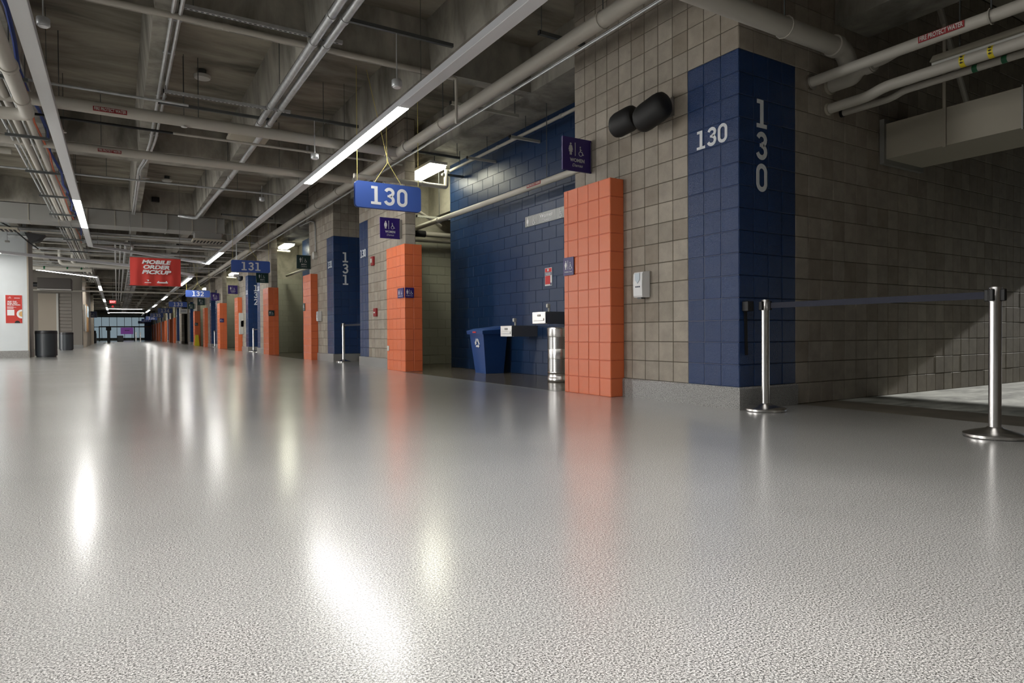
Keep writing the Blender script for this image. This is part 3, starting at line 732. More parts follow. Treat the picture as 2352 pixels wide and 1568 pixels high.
for i in range(3):
    A = (0.105*math.cos(math.radians(90+120*i)), 0.105*math.sin(math.radians(90+120*i))); B = (0.105*math.cos(math.radians(210+120*i)), 0.105*math.sin(math.radians(210+120*i)))
    def lp(t, o=0.0): return (A[0]+(B[0]-A[0])*t - (B[1]-A[1])*o, A[1]+(B[1]-A[1])*t + (B[0]-A[0])*o)
    for shp in ([lp(0.16,-0.09), lp(0.60,-0.09), lp(0.60,0.09), lp(0.24,0.09)], [lp(0.60,-0.19), lp(0.88,0.0), lp(0.60,0.19)]):
        s.prism(shp, (5.511, 10.22, 0.54), (0,-1,0), (-0.1056,0,1), (-0.006,0,0))
s.build('recycling_mark', 'white', t)
MB().box((5.455, 10.18, 0.725), (5.468, 10.30, 0.75)).build('badge', 'red', t)

t = root('steel_bin', (5.56, 7.74, 0), 'round perforated stainless steel litter bin behind the nearest orange pillar', 'bin')
MB().lathe((5.56,7.74,0), [(0.19,0.0),(0.2,0.012),(0.2,0.06),(0.192,0.07),(0.192,0.13),(0.2,0.14),(0.192,0.15)], 40).build('base', 'steel', t, True)
def perf(z0, z1):
    s = MB(); n = 40; k = 0
    for z in (z0, z1):
        for j in range(n+1): s.v.append((5.56+0.193*math.cos(2*PI*j/n), 7.74+0.193*math.sin(2*PI*j/n), z))
    for j in range(n): s.f.append((j, j+1, n+1+j+1, n+1+j))
    o = s.build('perforated_band', 'perforated', t, True)
    uv = o.data.uv_layers.new(name='UV')
    for p in o.data.polygons:
        for li in p.loop_indices:
            vi = o.data.loops[li].vertex_index; j = vi % (n+1); uv.data[li].uv = (j/n*1.21, (z1-z0) if vi > n else 0)
perf(0.15, 0.34); perf(0.48, 0.66)
MB().lathe((5.56,7.74,0), [(0.19,0.33),(0.194,0.34),(0.194,0.48),(0.19,0.49)], 40).build('band', 'steel', t, True)
MB().lathe((5.56,7.74,0), [(0.192,0.65),(0.198,0.66),(0.198,0.76),(0.2,0.775),(0.19,0.79),(0.15,0.80)], 40).build('rim', 'steel', t, True)

# ---- hand sanitiser dispenser
def dispenser(d, label):
    t = root('sanitiser_dispenser', (WX, 5.16+d, 1.1), label, 'dispenser', 'white hand sanitiser dispensers on the tan walls')
    y0, y1 = 5.10+d, 5.235+d
    MB().box((WX-0.02, y0+0.01, 1.10), (WX, y1-0.01, 1.36)).build('back_plate', 'steel_dull', t)
    prof = [(0,1.085),(0.10,1.085),(0.108,1.10),(0.112,1.22),(0.108,1.33),(0.095,1.352),(0,1.365)]
    MB().prism([(-p[0], p[1]) for p in prof], (WX-0.012, y0, 0), (1,0,0), (0,0,1), (0, y1-y0, 0)).build('cover', 'white', t)
    s = MB(); s.prism([(-0.035,0.06),(0.035,0.06),(0.035,-0.01),(0,-0.05),(-0.035,-0.01)][::-1], (WX-0.126, (y0+y1)/2, 1.28), (0,-1,0), (0,0,1), (-0.003,0,0)); s.build('window', 'frost', t)
    s = MB(); s.box((WX-0.1, (y0+y1)/2-0.03, 1.07), (WX-0.04, (y0+y1)/2+0.03, 1.088)); s.build('nozzle', 'strut', t)
    s = MB()
    for j in range(3): s.box((WX-0.127, (y0+y1)/2-0.035+j*0.025, 1.19), (WX-0.122, (y0+y1)/2-0.018+j*0.025, 1.203))
    s.build('print', 'ink', t)
dispenser(0, 'white hand sanitiser dispenser on the tan wall between orange pillar and blue column 130')
dispenser(BAY, 'white hand sanitiser dispenser on the tan wall beside blue column 131')
dispenser(BAY*2, 'white hand sanitiser dispenser on the wall beside blue column 132')

# ---- two black wall loudspeakers
def speaker(c, ax, ln, r, label, cut):
    t = root('wall_speaker', c, label, 'loudspeaker')
    ax = Vector(ax).normalized(); a = ax.cross(Vector((0,0,1))).normalized(); b = a.cross(ax); s = MB(); n = 28
    prof = [(-0.5,0.0),(-0.498,0.30),(-0.47,0.62),(-0.42,0.82),(-0.33,0.96),(-0.2,1.0),(0.2,1.0),(0.33,0.95),(0.42,0.84),(0.47,0.64),(0.495,0.35),(0.5,0.0)] if cut else [(-0.5,0.0),(-0.49,0.35),(-0.45,0.66),(-0.36,0.9),(-0.22,1.0),(0.28,1.0),(0.38,0.95),(0.46,0.84),(0.49,0.74),(0.49,0.0)]
    for (p, q) in prof:
        for j in range(n):
            tt = 2*PI*j/n; sq = 1.0
            s.v.append(tuple(Vector(c) + ax*p*ln + (a*math.cos(tt)*0.82 + b*math.sin(tt)*1.0)*r*q*sq))
    for i in range(len(prof)-1):
        for j in range(n):
            j2 = (j+1) % n; s.f.append((i*n+j, i*n+j2, (i+1)*n+j2, (i+1)*n+j))
    s.build('housing', 'speaker_black', t, True)
    cc = Vector(c); e = cc + ax*ln*0.2 + b*r*0.96
    MB().tube([tuple(e), tuple(e + Vector((0.06,0,0.02))), (WX, c[1]-0.02, c[2]+0.14)], 0.02, 8).build('bracket', 'steel_dull', t)
    MB().box((WX-0.012, c[1]-0.09, c[2]-0.02), (WX, c[1]+0.06, c[2]+0.17)).build('wall_plate', 'steel_dull', t)
    for sg in (-0.3, 0.3):
        q = cc + ax*ln*sg - a*r*0.8 + b*r*0.1*sg; MB().box((q.x-0.012,q.y-0.012,q.z-0.012),(q.x+0.012,q.y+0.012,q.z+0.012)).build('bolt', 'rubber_black', t)
speaker((4.64, 5.29, 2.955), (0.02,-1,0.08), 0.36, 0.135, 'left black loudspeaker on the tan wall, lying level', False)
speaker((4.62, 4.84, 2.925), (0.08,-1,0.26), 0.42, 0.145, 'right black loudspeaker on the tan wall, tipped upwards', True)

# ---- belt barriers
def stanchion(x, y, label, arms=()):
    t = root('belt_stanchion', (x, y, 0), label, 'stanchion', 'steel belt stanchions at the tunnel mouths')
    MB().lathe((x,y,0), [(0.172,0.0),(0.18,0.006),(0.18,0.022),(0.174,0.028),(0.12,0.045),(0.05,0.062),(0.042,0.07)], 44).build('base', 'steel', t, True)
    MB().lathe((x,y,0), [(0.036,0.06),(0.036,0.925)], 26).build('post', 'steel', t, True)
    MB().lathe((x,y,0), [(0.038,0.90),(0.038,0.995),(0.034,1.0),(0.02,1.002)], 26).build('head', 'steel', t, True)
    s = MB()
    for (dx, dy) in ((1,0),(-1,0),(0,1),(0,-1)):
        s.bbox((x+dx*0.048-0.014, y+dy*0.048-0.014, 0.905), (x+dx*0.048+0.014, y+dy*0.048+0.014, 0.985), 0.005)
    s.build('belt_clip', 'rubber_black', t)
    return t
stanchion(4.98, 3.785, 'polished steel belt stanchion in front of blue column 130')
stanchion(4.985, 2.0, 'polished steel belt stanchion nearest the camera at the right edge')
tp = root('barrier_belt', (4.98, 2.9, 0.945), 'dark navy belt stretched between the two nearest stanchions', 'belt')
MB().box((4.975, 2.055, 0.922), (4.981, 3.735, 0.97)).build('webbing', 'tape', tp)
t = root('belt_receiver', (4.9, 3.93, 0.95), 'black wall receiver clip with loose strap on the blue tunnel face', 'belt receiver')
s = MB()
for i in range(4): s.bbox((4.875+i*0.021, 3.885, 0.9), (4.892+i*0.021, 3.956, 0.99), 0.004)
s.build('housing', 'rubber_black', t)
MB().hexa([(4.915,3.94,0.5),(4.94,3.94,0.5),(4.94,3.955,0.5),(4.915,3.955,0.5),(4.9,3.94,0.9),(4.93,3.94,0.9),(4.93,3.955,0.9),(4.9,3.955,0.9)]).build('strap', 'rubber_black', t)
for k in (1, 2, 3):
    d = off(k)
    stanchion(4.98, 3.6+d, 'steel belt stanchion in front of blue column '+nm(k)+', '+ORD[k])
    if k > 1: stanchion(4.98, 2.15+d, 'steel belt stanchion on the near side of tunnel '+nm(k)+', '+ORD[k])
    b = root('barrier_belt', (4.98, 2.8+d, 0.945), 'dark belt across tunnel mouth '+nm(k)+', '+ORD[k], 'belt')
    MB().box((4.976, 1.9+d, 0.922), (4.982, 3.55+d, 0.97)).build('webbing', 'tape', b)

# ---- fire alarm boxes and outlet on the pier below sign 130
t = root('fire_strobe', (WX, 13.8, 2.3), 'red fire alarm strobe high on the tan pier below sign 130', 'alarm')
MB().bbox((WX-0.05, 13.68, 2.22), (WX, 13.82, 2.42), 0.008).build('housing', 'label_red', t); MB().bbox((WX-0.07, 13.72, 2.28), (WX-0.048, 13.78, 2.37), 0.006).build('lens', 'off_white', t)
t = root('fire_pull_station', (WX, 13.6, 1.18), 'red fire alarm pull station at hand height on the tan pier', 'alarm')
MB().bbox((WX-0.05, 13.52, 1.10), (WX, 13.68, 1.28), 0.008).build('housing', 'label_red', t); MB().box((WX-0.056, 13.56, 1.17), (WX-0.048, 13.64, 1.2)).build('handle', 'off_white', t)
t = root('power_outlet', (4.64, 12.37, 0.42), 'small white power outlet low on the orange pillar below sign 130', 'outlet')
MB().bbox((4.632, 12.32, 0.38), (4.642, 12.42, 0.48), 0.003).build('plate', 'off_white', t)
t = root('strobe_light', (WX, 18.5, 2.94), 'grey horn strobe at the end of a bent conduit beside blue column 131', 'strobe')
MB().tube([(WX-0.10, 18.5, 2.94), (WX, 18.5, 2.94)], 0.11, 18).build('housing', 'off_white', t, True)
MB().tube([(WX-0.03, 18.5, 3.05), (WX-0.03, 18.5, 3.75), (WX-0.03, 18.6, 3.9), (WX-0.06, 18.9, 3.97), (WX-0.1, 20.0, 3.98)], 0.02, 8).build('conduit', 'galv', t, True)
t = root('wall_cabinet', (WX, 31.2, 1.3), 'pale electrical cabinet on the wall left of blue column 132', 'cabinet')
MB().bbox((WX-0.2, 30.9, 0.75), (WX, 31.0, 1.7), 0.01).build('housing', 'off_white', t)

# ================================================================== LIGHT LINES
def led_line(p0, p1, z, lit, label, w_=0.155, h_=0.085):
    """suspended linear luminaire from p0 to p1 (xy); lit: list of (t0,t1) metres along it"""
    p0 = Vector((*p0, z)); p1 = Vector((*p1, z)); d = (p1-p0); Ln = d.length; d.normalize(); a = Vector((d.y, -d.x, 0))
    t = root('linear_light', tuple((p0+p1)/2), label, 'light fitting', 'suspended linear lights')
    def bar(t0, t1, wa, z0, z1):
        P = []
        for zz in (z0, z1):
            for tt, sd in ((t0,-1),(t1,-1),(t1,1),(t0,1)): q = p0 + d*tt + a*sd*wa/2; P.append((q.x, q.y, zz))
        return P
    MB().hexa(bar(0, Ln, w_, z+0.004, z+h_)).build('housing', 'led_body', t)
    lit = sorted(lit); u = 0.0
    for (l0, l1) in lit:
        MB().hexa(bar(l0, l1, w_-0.008, z-0.004, z+0.004)).build('lit_lens', 'led_lit', t)
    cuts = [0.0] + [v for l in lit for v in l] + [Ln]
    for i in range(0, len(cuts), 2):
        if cuts[i+1]-cuts[i] > 0.05: MB().hexa(bar(cuts[i], cuts[i+1], w_-0.006, z-0.002, z+0.004)).build('lens', 'led_lens', t)
    n = max(2, int(Ln/3.1)+1)
    for i in range(n):
        q = p0 + d*(0.3 + (Ln-0.6)*i/(n-1)); MB().tube([(q.x, q.y, z+h_), (q.x, q.y, 4.94)], 0.004, 5).build('hanger', 'strut', t)
    return t
Z = 3.75
led_line((3.32,-12), (3.32,30.45), Z, [(2.5,7.6),(20.2,25.3),(37.9,42.4)], 'long suspended linear light along the right side, nearest the block wall')
led_line((-0.74,-12), (-0.74,26.25), Z, [(12.0,16.4),(29.45,33.8)], 'long suspended linear light along the left side, nearest the camera')
led_line((-0.74,26.3), (3.32,30.5), Z, [], 'unlit slanted linear light joining the two nearest light lines')
led_line((0.92,29.1), (2.92,32.15), 3.36, [], 'unlit slanted linear light just behind the right edge of the red banner')
led_line((-6.0,24.08), (0.9,29.08), 3.36, [(0.2,3.5)], 'slanted linear light behind the red banner, lit at its left end')
led_line((2.92,32.2), (2.86,100), 3.36, [(1.1,6.5),(17.6,22.2),(31,36.6),(44.5,52.3)], 'far suspended linear light running away above signs 133 to 138')
led_line((-3.4,36.1), (-0.87,39.9), Z, [(0.05,4.5)], 'short fully lit linear light at the corner of the left recess')
led_line((-0.87,39.95), (-0.93,104), Z, [(6.8,11.8),(23,28),(42,49),(58,62)], 'far suspended linear light on the left running away')
led_line((-1.0,95), (3.2,95), 3.62, [(0.2,4.0)], 'lit cross light nearest the glazed far end')
led_line((-1.4,82), (2.6,82), 3.62, [(0.6,3.8)], 'lit cross light before the glazed far end')
led_line((-5.0,-12), (-5.0,26), 3.4, [(13,22),(23,32),(33,37.5)], 'added linear fill light on the left, outside the picture')  # unseen extra line, added to light the wall from the left

# fluorescent fittings in the alcoves
for k in range(0, 9):
    d = off(k)
    if k == 4: continue
    t = root('fluorescent_light', (5.45, 12.25+d, 4.0), 'bright fluorescent fitting over the restroom passage behind sign '+nm(k)+', '+ORD[k], 'light fitting', 'fluorescent fittings over the alcoves')
    MB().box((5.28, 11.7+d, 4.07), (5.66, 12.95+d, 4.12)).build('housing', 'off_white', t)
    MB().bbox((5.3, 11.72+d, 4.0), (5.64, 12.93+d, 4.07), 0.02).build('lens', 'tube_lit', t)
    MB().tube([(5.47, 11.9+d, 4.12), (5.47, 11.9+d, 4.29)], 0.008, 6).build('hanger', 'strut', t)
    MB().tube([(5.47, 12.8+d, 4.12), (5.47, 12.8+d, 4.29)], 0.008, 6).build('hanger', 'strut', t)

# ================================================================== PIPES AND SERVICES
def pipe(pts, r, mt, label, name='pipe', cat='pipe', collars=(), n=14, group=None):
    t = root(name, pts[0], label, cat, group)
    MB().tube(pts, r, n).build('run', mt, t, True)
    for c in collars:          # (point, direction)
        p = Vector(c[0]); dd = Vector(c[1]).normalized()*0.035
        MB().tube([tuple(p-dd), tuple(p+dd)], r*1.18, n).build('coupling', mt, t, True)
    return t
def rods(t, pts, z1=4.94, r=0.006):
    for (x, y, z) in pts: MB().tube([(x, y, z), (x, y, z1)], r, 5).build('hanger_rod', 'strut', t)
def clevis(t, x, y, z, r, axis='y'):
    pts = []
    for i in range(13):
        a = PI*0.5 + 2*PI*i/12
        if axis == 'y': pts.append((x+(r+0.01)*math.cos(a), y, z+(r+0.01)*math.sin(a)))
        else: pts.append((x, y+(r+0.01)*math.cos(a), z+(r+0.01)*math.sin(a)))
    MB().tube(pts, 0.006, 5, caps=False).build('clevis', 'pipe', t)
    MB().tube([(x, y, z+r), (x, y, 4.94)], 0.007, 5).build('hanger_rod', 'strut', t)
def bendy(p, r, n=5):
    """round the corners of a polyline"""
    P = [Vector(q) for q in p]; out = [P[0]]
    for i in range(1, len(P)-1):
        a = (P[i-1]-P[i]).normalized(); b = (P[i+1]-P[i]).normalized(); rr = min(r, (P[i-1]-P[i]).length*0.45, (P[i+1]-P[i]).length*0.45)
        s0 = P[i]+a*rr; s1 = P[i]+b*rr
        for j in range(n+1):
            u = j/n; out.append(s0*(1-u)**2 + P[i]*2*u*(1-u) + s1*u*u)
    out.append(P[-1]); return [tuple(q) for q in out]

ZP = 3.95
t = pipe([(4.33,-12,ZP),(4.33,75,ZP)], 0.085, 'pipe', 'thick grey main pipe running the whole corridor above the block wall', collars=[((4.33,10.55,ZP),(0,1,0)),((4.33,11.2,ZP),(0,1,0)),((4.33,16.4,ZP),(0,1,0)),((4.33,14.6,ZP),(0,1,0)),((4.33,24,ZP),(0,1,0))], n=20)
for y in (5.25, 9.1, 13.2, 17.4, 21.5, 26, 30): clevis(t, 4.33, y, ZP, 0.085)
t = pipe([(4.47,-6,3.90),(4.47,60,3.90)], 0.011, 'galv', 'thin upper conduit strapped beside the thick main pipe', 'conduit', 'conduit', collars=[((4.47,y,3.9),(0,1,0)) for y in (4.9,6.3,7.9,9.4,12)], n=8)
t = pipe([(4.44,-6,3.86),(4.44,60,3.86)], 0.011, 'galv', 'thin lower conduit strapped beside the thick main pipe', 'conduit', 'conduit', collars=[((4.44,y,3.86),(0,1,0)) for y in (4.6,6.6,8.2,10.1)], n=8)

# cross mains
def label_on(t, x0, x1, y, z, txt='FIRE PROTECT WATER', h=0.065):
    MB().box((x0, y-0.004, z-h/2), (x1, y, z+h/2)).build('pipe_marker', 'label_red', t)
    text_obj('lettering', txt, 'off_white', t, ((x0+x1)/2, y-0.005, z), (1,0,0), (0,-1,0), h*0.95, bold=0.02, width=(x1-x0)*0.94)
t = pipe([(-6,10.95,ZP),(4.33,10.95,ZP)], 0.085, 'pipe', 'nearest thick grey fire main crossing the corridor, with red FIRE PROTECT WATER marker', collars=[((4.1,10.95,ZP),(1,0,0))], n=20)
label_on(t, -0.252, 0.16, 10.86, 3.915); rods(t, [(-0.65,10.95,ZP),(3.0,10.95,ZP),(1.1,10.95,ZP)])
t = pipe([(-6,13.45,3.97),(4.33,13.45,3.97)], 0.075, 'pipe', 'second grey fire main crossing the corridor with a red marker', n=20)
label_on(t, -0.249, 0.103, 13.37, 3.945, h=0.055); rods(t, [(-0.2,13.45,3.97),(2.8,13.45,3.97)])
t = pipe([(-6,8.02,4.22),(3.97,8.02,4.22)], 0.035, 'pipe', 'slim pale pipe along the nearest cross beam', collars=[((3.0,8.02,4.22),(1,0,0)),((1.1,8.02,4.22),(1,0,0))]); 
MB().tube(bendy([(3.97,8.02,4.22),(4.02,8.02,4.22),(4.02,8.02,3.6)],0.05), 0.022, 8).build('drop', 'pipe', t, True)
t = pipe([(-3,10.78,4.14),(0.95,10.78,4.14)], 0.02, 'galv', 'bright conduit above the nearest fire main', 'conduit', 'conduit')
t = pipe([(-3,11.95,4.02),(0.82,11.95,4.02)], 0.02, 'cable_black', 'black pipe section crossing between the fire mains')
t = pipe([(0.82,11.95,4.02),(4.8,11.95,4.02)], 0.02, 'pipe', 'pale pipe section continuing the black one between the fire mains', collars=[((2.98,11.95,4.02),(1,0,0))])
MB().tube([(2.98,11.95,4.0),(2.98,11.95,4.12)], 0.02, 8).build('sprinkler_head', 'steel_dull', t)
t = pipe([(-6,16.0,4.03),(3.4,16.0,4.03)], 0.02, 'galv', 'slim galvanised pipe crossing beyond the second fire main', collars=[((1.0,16,4.03),(1,0,0)),((2.9,16,4.03),(1,0,0))]); rods(t, [(-0.15,16.0,4.03),(0.45,16.0,4.03),(2.4,16,4.03)])
t = pipe([(3.80,11.85,3.67),(5.6,11.85,3.67)], 0.045, 'pipe', 'pale pipe passing behind the 130 sign into the alcove', collars=[((5.2,11.85,3.67),(1,0,0))])
MB().tube(bendy([(5.6,11.85,3.67),(5.7,11.85,3.67),(5.7,11.85,3.86)],0.06), 0.045, 12).build('elbow', 'pipe', t, True)
MB().tube([(5.7,11.85,3.86),(5.7,11.85,4.0),(5.78,11.85,4.0)], 0.03, 10).build('branch', 'pipe', t, True)

# conduits under the stems
t = root('conduit_pair', (0.6,8,4.22), 'pair of thin grey conduits under the first ceiling stem', 'conduit')
for dx in (0.0, 0.075):
    MB().tube(bendy([(0.56+dx,-6,4.24),(0.56+dx,13.4,4.24),(0.50+dx*0.6,14.6,4.15),(0.42+dx*0.5,15.4,4.15),(0.42+dx*0.6,21.5,4.2)],0.3), 0.022, 8).build('run', 'galv', t, True)
for y in (8.2, 9.2, 10.9, 12.2, 13.1, 16.8): MB().box((0.53,y,4.255),(0.67,y+0.04,4.275)).build('strap', 'galv', t)
t = root('conduit_pair', (2.1,8,4.18), 'pair of bright thick conduits under the second ceiling stem', 'conduit')
MB().tube([(2.02,-6,4.16),(2.02,11.3,4.16)], 0.046, 12).build('run', 'galv', t, True)
MB().tube(bendy([(2.17,-6,4.16),(2.17,11.5,4.16),(2.15,16,4.14),(2.02,21.0,4.14),(1.85,21.3,4.2),(1.6,21.5,4.25)],0.2), 0.046, 12).build('run', 'galv', t, True)
for y in (7.0, 7.75, 10.25, 11.1):
    for x in (2.02, 2.17): MB().tube([(x,y,4.16),(x,y+0.07,4.16)], 0.054, 12).build('coupling', 'galv', t, True)
for y in (15.2,16.6): MB().tube([(2.15,y,4.14),(2.14,y+0.07,4.14)], 0.054, 12).build('coupling', 'galv', t, True)
rods(t, [(1.95,9.3,4.16),(1.98,14.4,4.16),(1.95,17.9,4.16)])
t = root('conduit_pair', (4.0,30,3.75), 'far pair of thin conduits under the ceiling left of sign 132', 'conduit')

# slotted strut channels
def strut_bar(x0, x1, y, z, label, mt='strut', slots=True, w_=0.042, hang=()):
    t = root('strut_channel', ((x0+x1)/2, y, z), label, 'strut channel', 'strut channels under the ceiling')
    MB().box((x0, y, z), (x1, y+w_, z+w_)).build('channel', mt, t)
    MB().box((x0-0.004, y-0.004, z-0.002), (x0+0.01, y+w_+0.004, z+w_+0.002)).build('end_cap', 'hole', t)
    if slots:
        s = MB(); x = x0+0.04
        while x < x1-0.04: s.box((x, y+0.014, z-0.0015), (x+0.03, y+0.028, z+0.001)); x += 0.055
        o = s.build('slots', 'hole', t); o['kind'] = 'stuff'
    rods(t, hang, r=0.005)
strut_bar(0.619,2.39,7.83,4.25,'long slotted strut channel in front of the nearest cross beam',mt='galv',hang=[(0.75,7.85,4.29),(2.28,7.85,4.29)])
strut_bar(0.593,2.321,10.30,4.12,'slotted strut channel just before the nearest fire main',mt='galv',hang=[(0.62,10.32,4.1),(2.2,10.32,4.1)])
strut_bar(0.569,2.254,10.98,4.17,'darker strut channel just above the nearest fire main',slots=False,hang=[(0.9,11.0,4.2)])
strut_bar(2.215,3.538,7.12,4.2,'dark strut channel right of the bright conduit pair, holding the nearest pendant sensor',slots=False)
strut_bar(2.19,3.475,10.55,4.15,'dark strut channel holding the second pendant sensor',slots=False)
strut_bar(4.185,5.1,6.2,4.15,'short dark strut channel crossing above the thick main pipe',slots=False,hang=[(4.22,6.22,4.17)])
strut_bar(4.113,5.259,8.38,4.0,'pale strut channel crossing under the thick main pipe before the alcove',mt='strut_white',slots=False,hang=[(4.17,8.4,4.03),(5.2,8.4,4.03)])
strut_bar(4.216,5.553,10.93,4.0,'strut channel at the junction of thick main pipe and fire main',mt='strut',slots=False,hang=[(4.5,10.95,4.03),(5.5,10.95,4.03)])
strut_bar(5.5,6.09,9.03,3.9,'pale strut bracket on the blue alcove wall, nearest',mt='strut_white',slots=False)
strut_bar(5.48,6.09,10.5,3.9,'pale strut bracket on the blue alcove wall, middle one',mt='strut_white',slots=False)
strut_bar(5.64,6.09,11.84,3.9,'strut bracket on the blue alcove wall next to the fluorescent fitting',slots=False)
strut_bar(2.4,3.71,18.7,3.9,'dark strut channel left of the distant end of the light line',slots=False)

# pendant sensors, smoke heads
def pendant(x, y, z, label):
    t = root('pendant_sensor', (x, y, z), label, 'sensor', 'pendant sensors on rods')
    MB().lathe((x,y,z), [(0.055,0.0),(0.06,0.006),(0.06,0.075),(0.057,0.08)], 20).build('housing', 'galv', t, True)
    MB().lathe((x,y,z-0.012), [(0.02,0.0),(0.042,0.003),(0.045,0.012)], 18).build('lens', 'white', t, True)
    MB().tube([(x,y,z+0.08),(x,y,4.2)], 0.007, 6).build('rod', 'galv', t)
pendant(2.81,7.14,3.58,'nearest pendant sensor hanging beside the right light line')
pendant(2.75,10.57,3.54,'pendant sensor hanging left of the lit strip near sign 130')
pendant(-0.60,8.06,3.84,'dark pendant sensor beside the left light line at the top corner')
pendant(2.93,16.0,3.85,'pendant sensor beyond the second fire main')
for x, y, lb in ((1.21,11.43,'round white smoke detector on the slab between the first two stems'),(1.18,19.5,'round white smoke detector further away on the slab')):
    t = root('smoke_detector', (x,y,4.93), lb, 'smoke detector')
    MB().lathe((x,y,4.80), [(0.04,0),(0.115,0.01),(0.13,0.03),(0.13,0.055)], 28).build('head', 'off_white', t, True)
    MB().lathe((x,y,4.86), [(0.06,0),(0.06,0.09)], 16).build('base', 'strut', t, True)
for x, y, z, lb in ((-0.7,12.68,3.98,'small white node under the ceiling by the left light line'),(-0.71,16.6,3.98,'second small white node by the left light line'),(0.9,10.92,3.84,'small sprinkler head under the fire main right of its marker')):
    t = root('sprinkler_head', (x,y,z), lb, 'sprinkler')
    MB().lathe((x,y,z), [(0.02,0),(0.045,0.008),(0.045,0.016),(0.012,0.02),(0.012,0.05)], 14).build('head', 'off_white', t, True)
    MB().tube([(x,y,z+0.05),(x,y,4.94)], 0.005, 5).build('rod', 'strut', t)
t = root('junction_tray', (2.03,12.3,4.24), 'pale square panel box under the ceiling stem behind the fire main', 'junction box')
MB().bbox((1.72,12.1,4.2),(2.36,12.65,4.275),0.005).build('panel', 'duct_paint', t)
t = root('beam_sensor', (0.95,21.5,4.6), 'small black box on the cross beam beyond the first bay', 'sensor')
MB().bbox((0.9,21.42,4.6),(1.1,21.55,4.73),0.01).build('housing', 'cable_black', t)

# left pipe bundle
g = 'pipe bundle on the left under the ceiling'
t = pipe(bendy([(-0.99,-6,3.7),(-0.99,10.9,3.7),(-1.3,10.95,3.7),(-6,10.95,3.7)],0.14), 0.082, 'pipe', 'thick grey pipe at the top left turning left in an elbow', collars=[((-0.99,9.0,3.7),(0,1,0)),((-0.99,10.2,3.7),(0,1,0))], n=18); clevis(t, -0.99, 9.05, 3.7, 0.082); clevis(t,-0.99,4.5,3.7,0.082)
t = pipe([(-1.24,-6,3.93),(-1.24,46,3.93)], 0.05, 'pipe', 'left one of two grey pipes in the bundle at the upper left', group=g, n=14, collars=[((-1.24,15.5,3.93),(0,1,0))])
t = pipe([(-1.07,-6,3.93),(-1.07,46,3.93)], 0.05, 'pipe', 'right one of two grey pipes in the bundle at the upper left', group=g, n=14, collars=[((-1.07,15.5,3.93),(0,1,0))])
t = pipe([(-1.34,-6,3.92),(-1.34,46,3.92)], 0.014, 'galv', 'thin conduit on the outside of the left pipe bundle', 'conduit', 'conduit', n=8)
t = pipe([(-1.155,-6,3.9),(-1.155,46,3.9)], 0.014, 'galv', 'thin conduit between the two grey pipes of the left bundle', 'conduit', 'conduit', n=8)
t = pipe([(-1.42,10,3.95),(-1.42,44,3.95)], 0.02, 'galv', 'outermost conduit of the left pipe bundle', 'conduit', 'conduit', n=8)
pts = [(-1.0+0.02*math.sin(i*1.7), 2+i*1.0, 3.93+0.02*math.sin(i*2.3)) for i in range(26)]
t = pipe(pts, 0.016, 'cable_orange', 'orange cable draped beside the left pipe bundle', 'cable', 'cable', n=7)
pts = [(-0.98+0.05*math.sin(i*1.3), 3+i*0.9, 4.10+(0.05*math.sin(i*2.1) if i > 10 else 0)) for i in range(14)] + [(-0.93+0.04*math.sin(i*2.9), 15.2+i*0.8, 3.98+0.05*math.sin(i*1.9)) for i in range(13)]
t = pipe(pts, 0.024, 'cable_blue', 'blue cable bundle draped beside the left pipe bundle', 'cable', 'cable', n=7)
for y, lb in ((6.3,'overhead'),(9.9,'first'),(12.68,'second'),(15.3,'third'),(17.83,'fourth'),(20.4,'fifth'),(22.6,'sixth'),(25.5,'seventh'),(29,'eighth'),(33,'ninth')):
    t = root('trapeze_hanger', (-1.15,y,3.85), f'trapeze hanger under the left pipe bundle, {lb} from the camera', 'hanger')
    MB().box((-1.45,y,3.835),(-0.9,y+0.042,3.877)).build('channel', 'strut', t); rods(t, [(-1.42,y+0.02,3.84),(-0.93,y+0.02,3.84)])
t = pipe([(-6,9.6,4.1),(-1.5,9.6,4.1)], 0.06, 'pipe', 'short cross pipe entering the frame at the left edge')
t = pipe(bendy([(-6,14.8,4.32-0.25),(-1.6,14.8,4.07)],0.1), 0.05, 'pipe', 'cross pipe at the left edge beyond the second fire main')

# rectangular duct across the corridor
t = root('air_duct', (0,22.7,4.0), 'rectangular grey air duct crossing the whole corridor', 'duct')
MB().box((-9,21.6,3.84),(2.85,22.45,4.27)).build('casing', 'duct', t)
for i in range(18): 
    x = -8.6+i*0.66; MB().box((x,21.588,3.832),(x+0.012,22.462,4.278)).build('seam', 'duct_paint', t)
for x in (-1.1, 1.27, 2.83): MB().box((x,21.57,3.82),(x+0.03,22.48,4.288)).build('flange', 'duct', t)
MB().box((2.05,21.8,3.66),(2.8,22.3,3.84)).build('branch', 'duct', t)
t = root('air_grille', (2.2,24.5,3.78), 'louvred air grille under the duct near the light line', 'vent')
MB().box((2.0,21.75,3.6),(2.9,22.35,3.66)).build('frame', 'duct_paint', t)
for i in range(9): MB().box((2.04+i*0.095,21.8,3.59),(2.08+i*0.095,22.3,3.602)).build('slat', 'hole', t)
t = root('air_grille', (-2.6,25.2,3.95), 'louvred air grille at the left edge above the white pillar', 'vent')
MB().box((-3.5,24.2,3.9),(-2.5,24.8,3.96)).build('frame', 'duct_paint', t)
for i in range(9): MB().box((-3.45+i*0.105,24.24,3.885),(-3.40+i*0.105,24.76,3.905)).build('slat', 'hole', t)

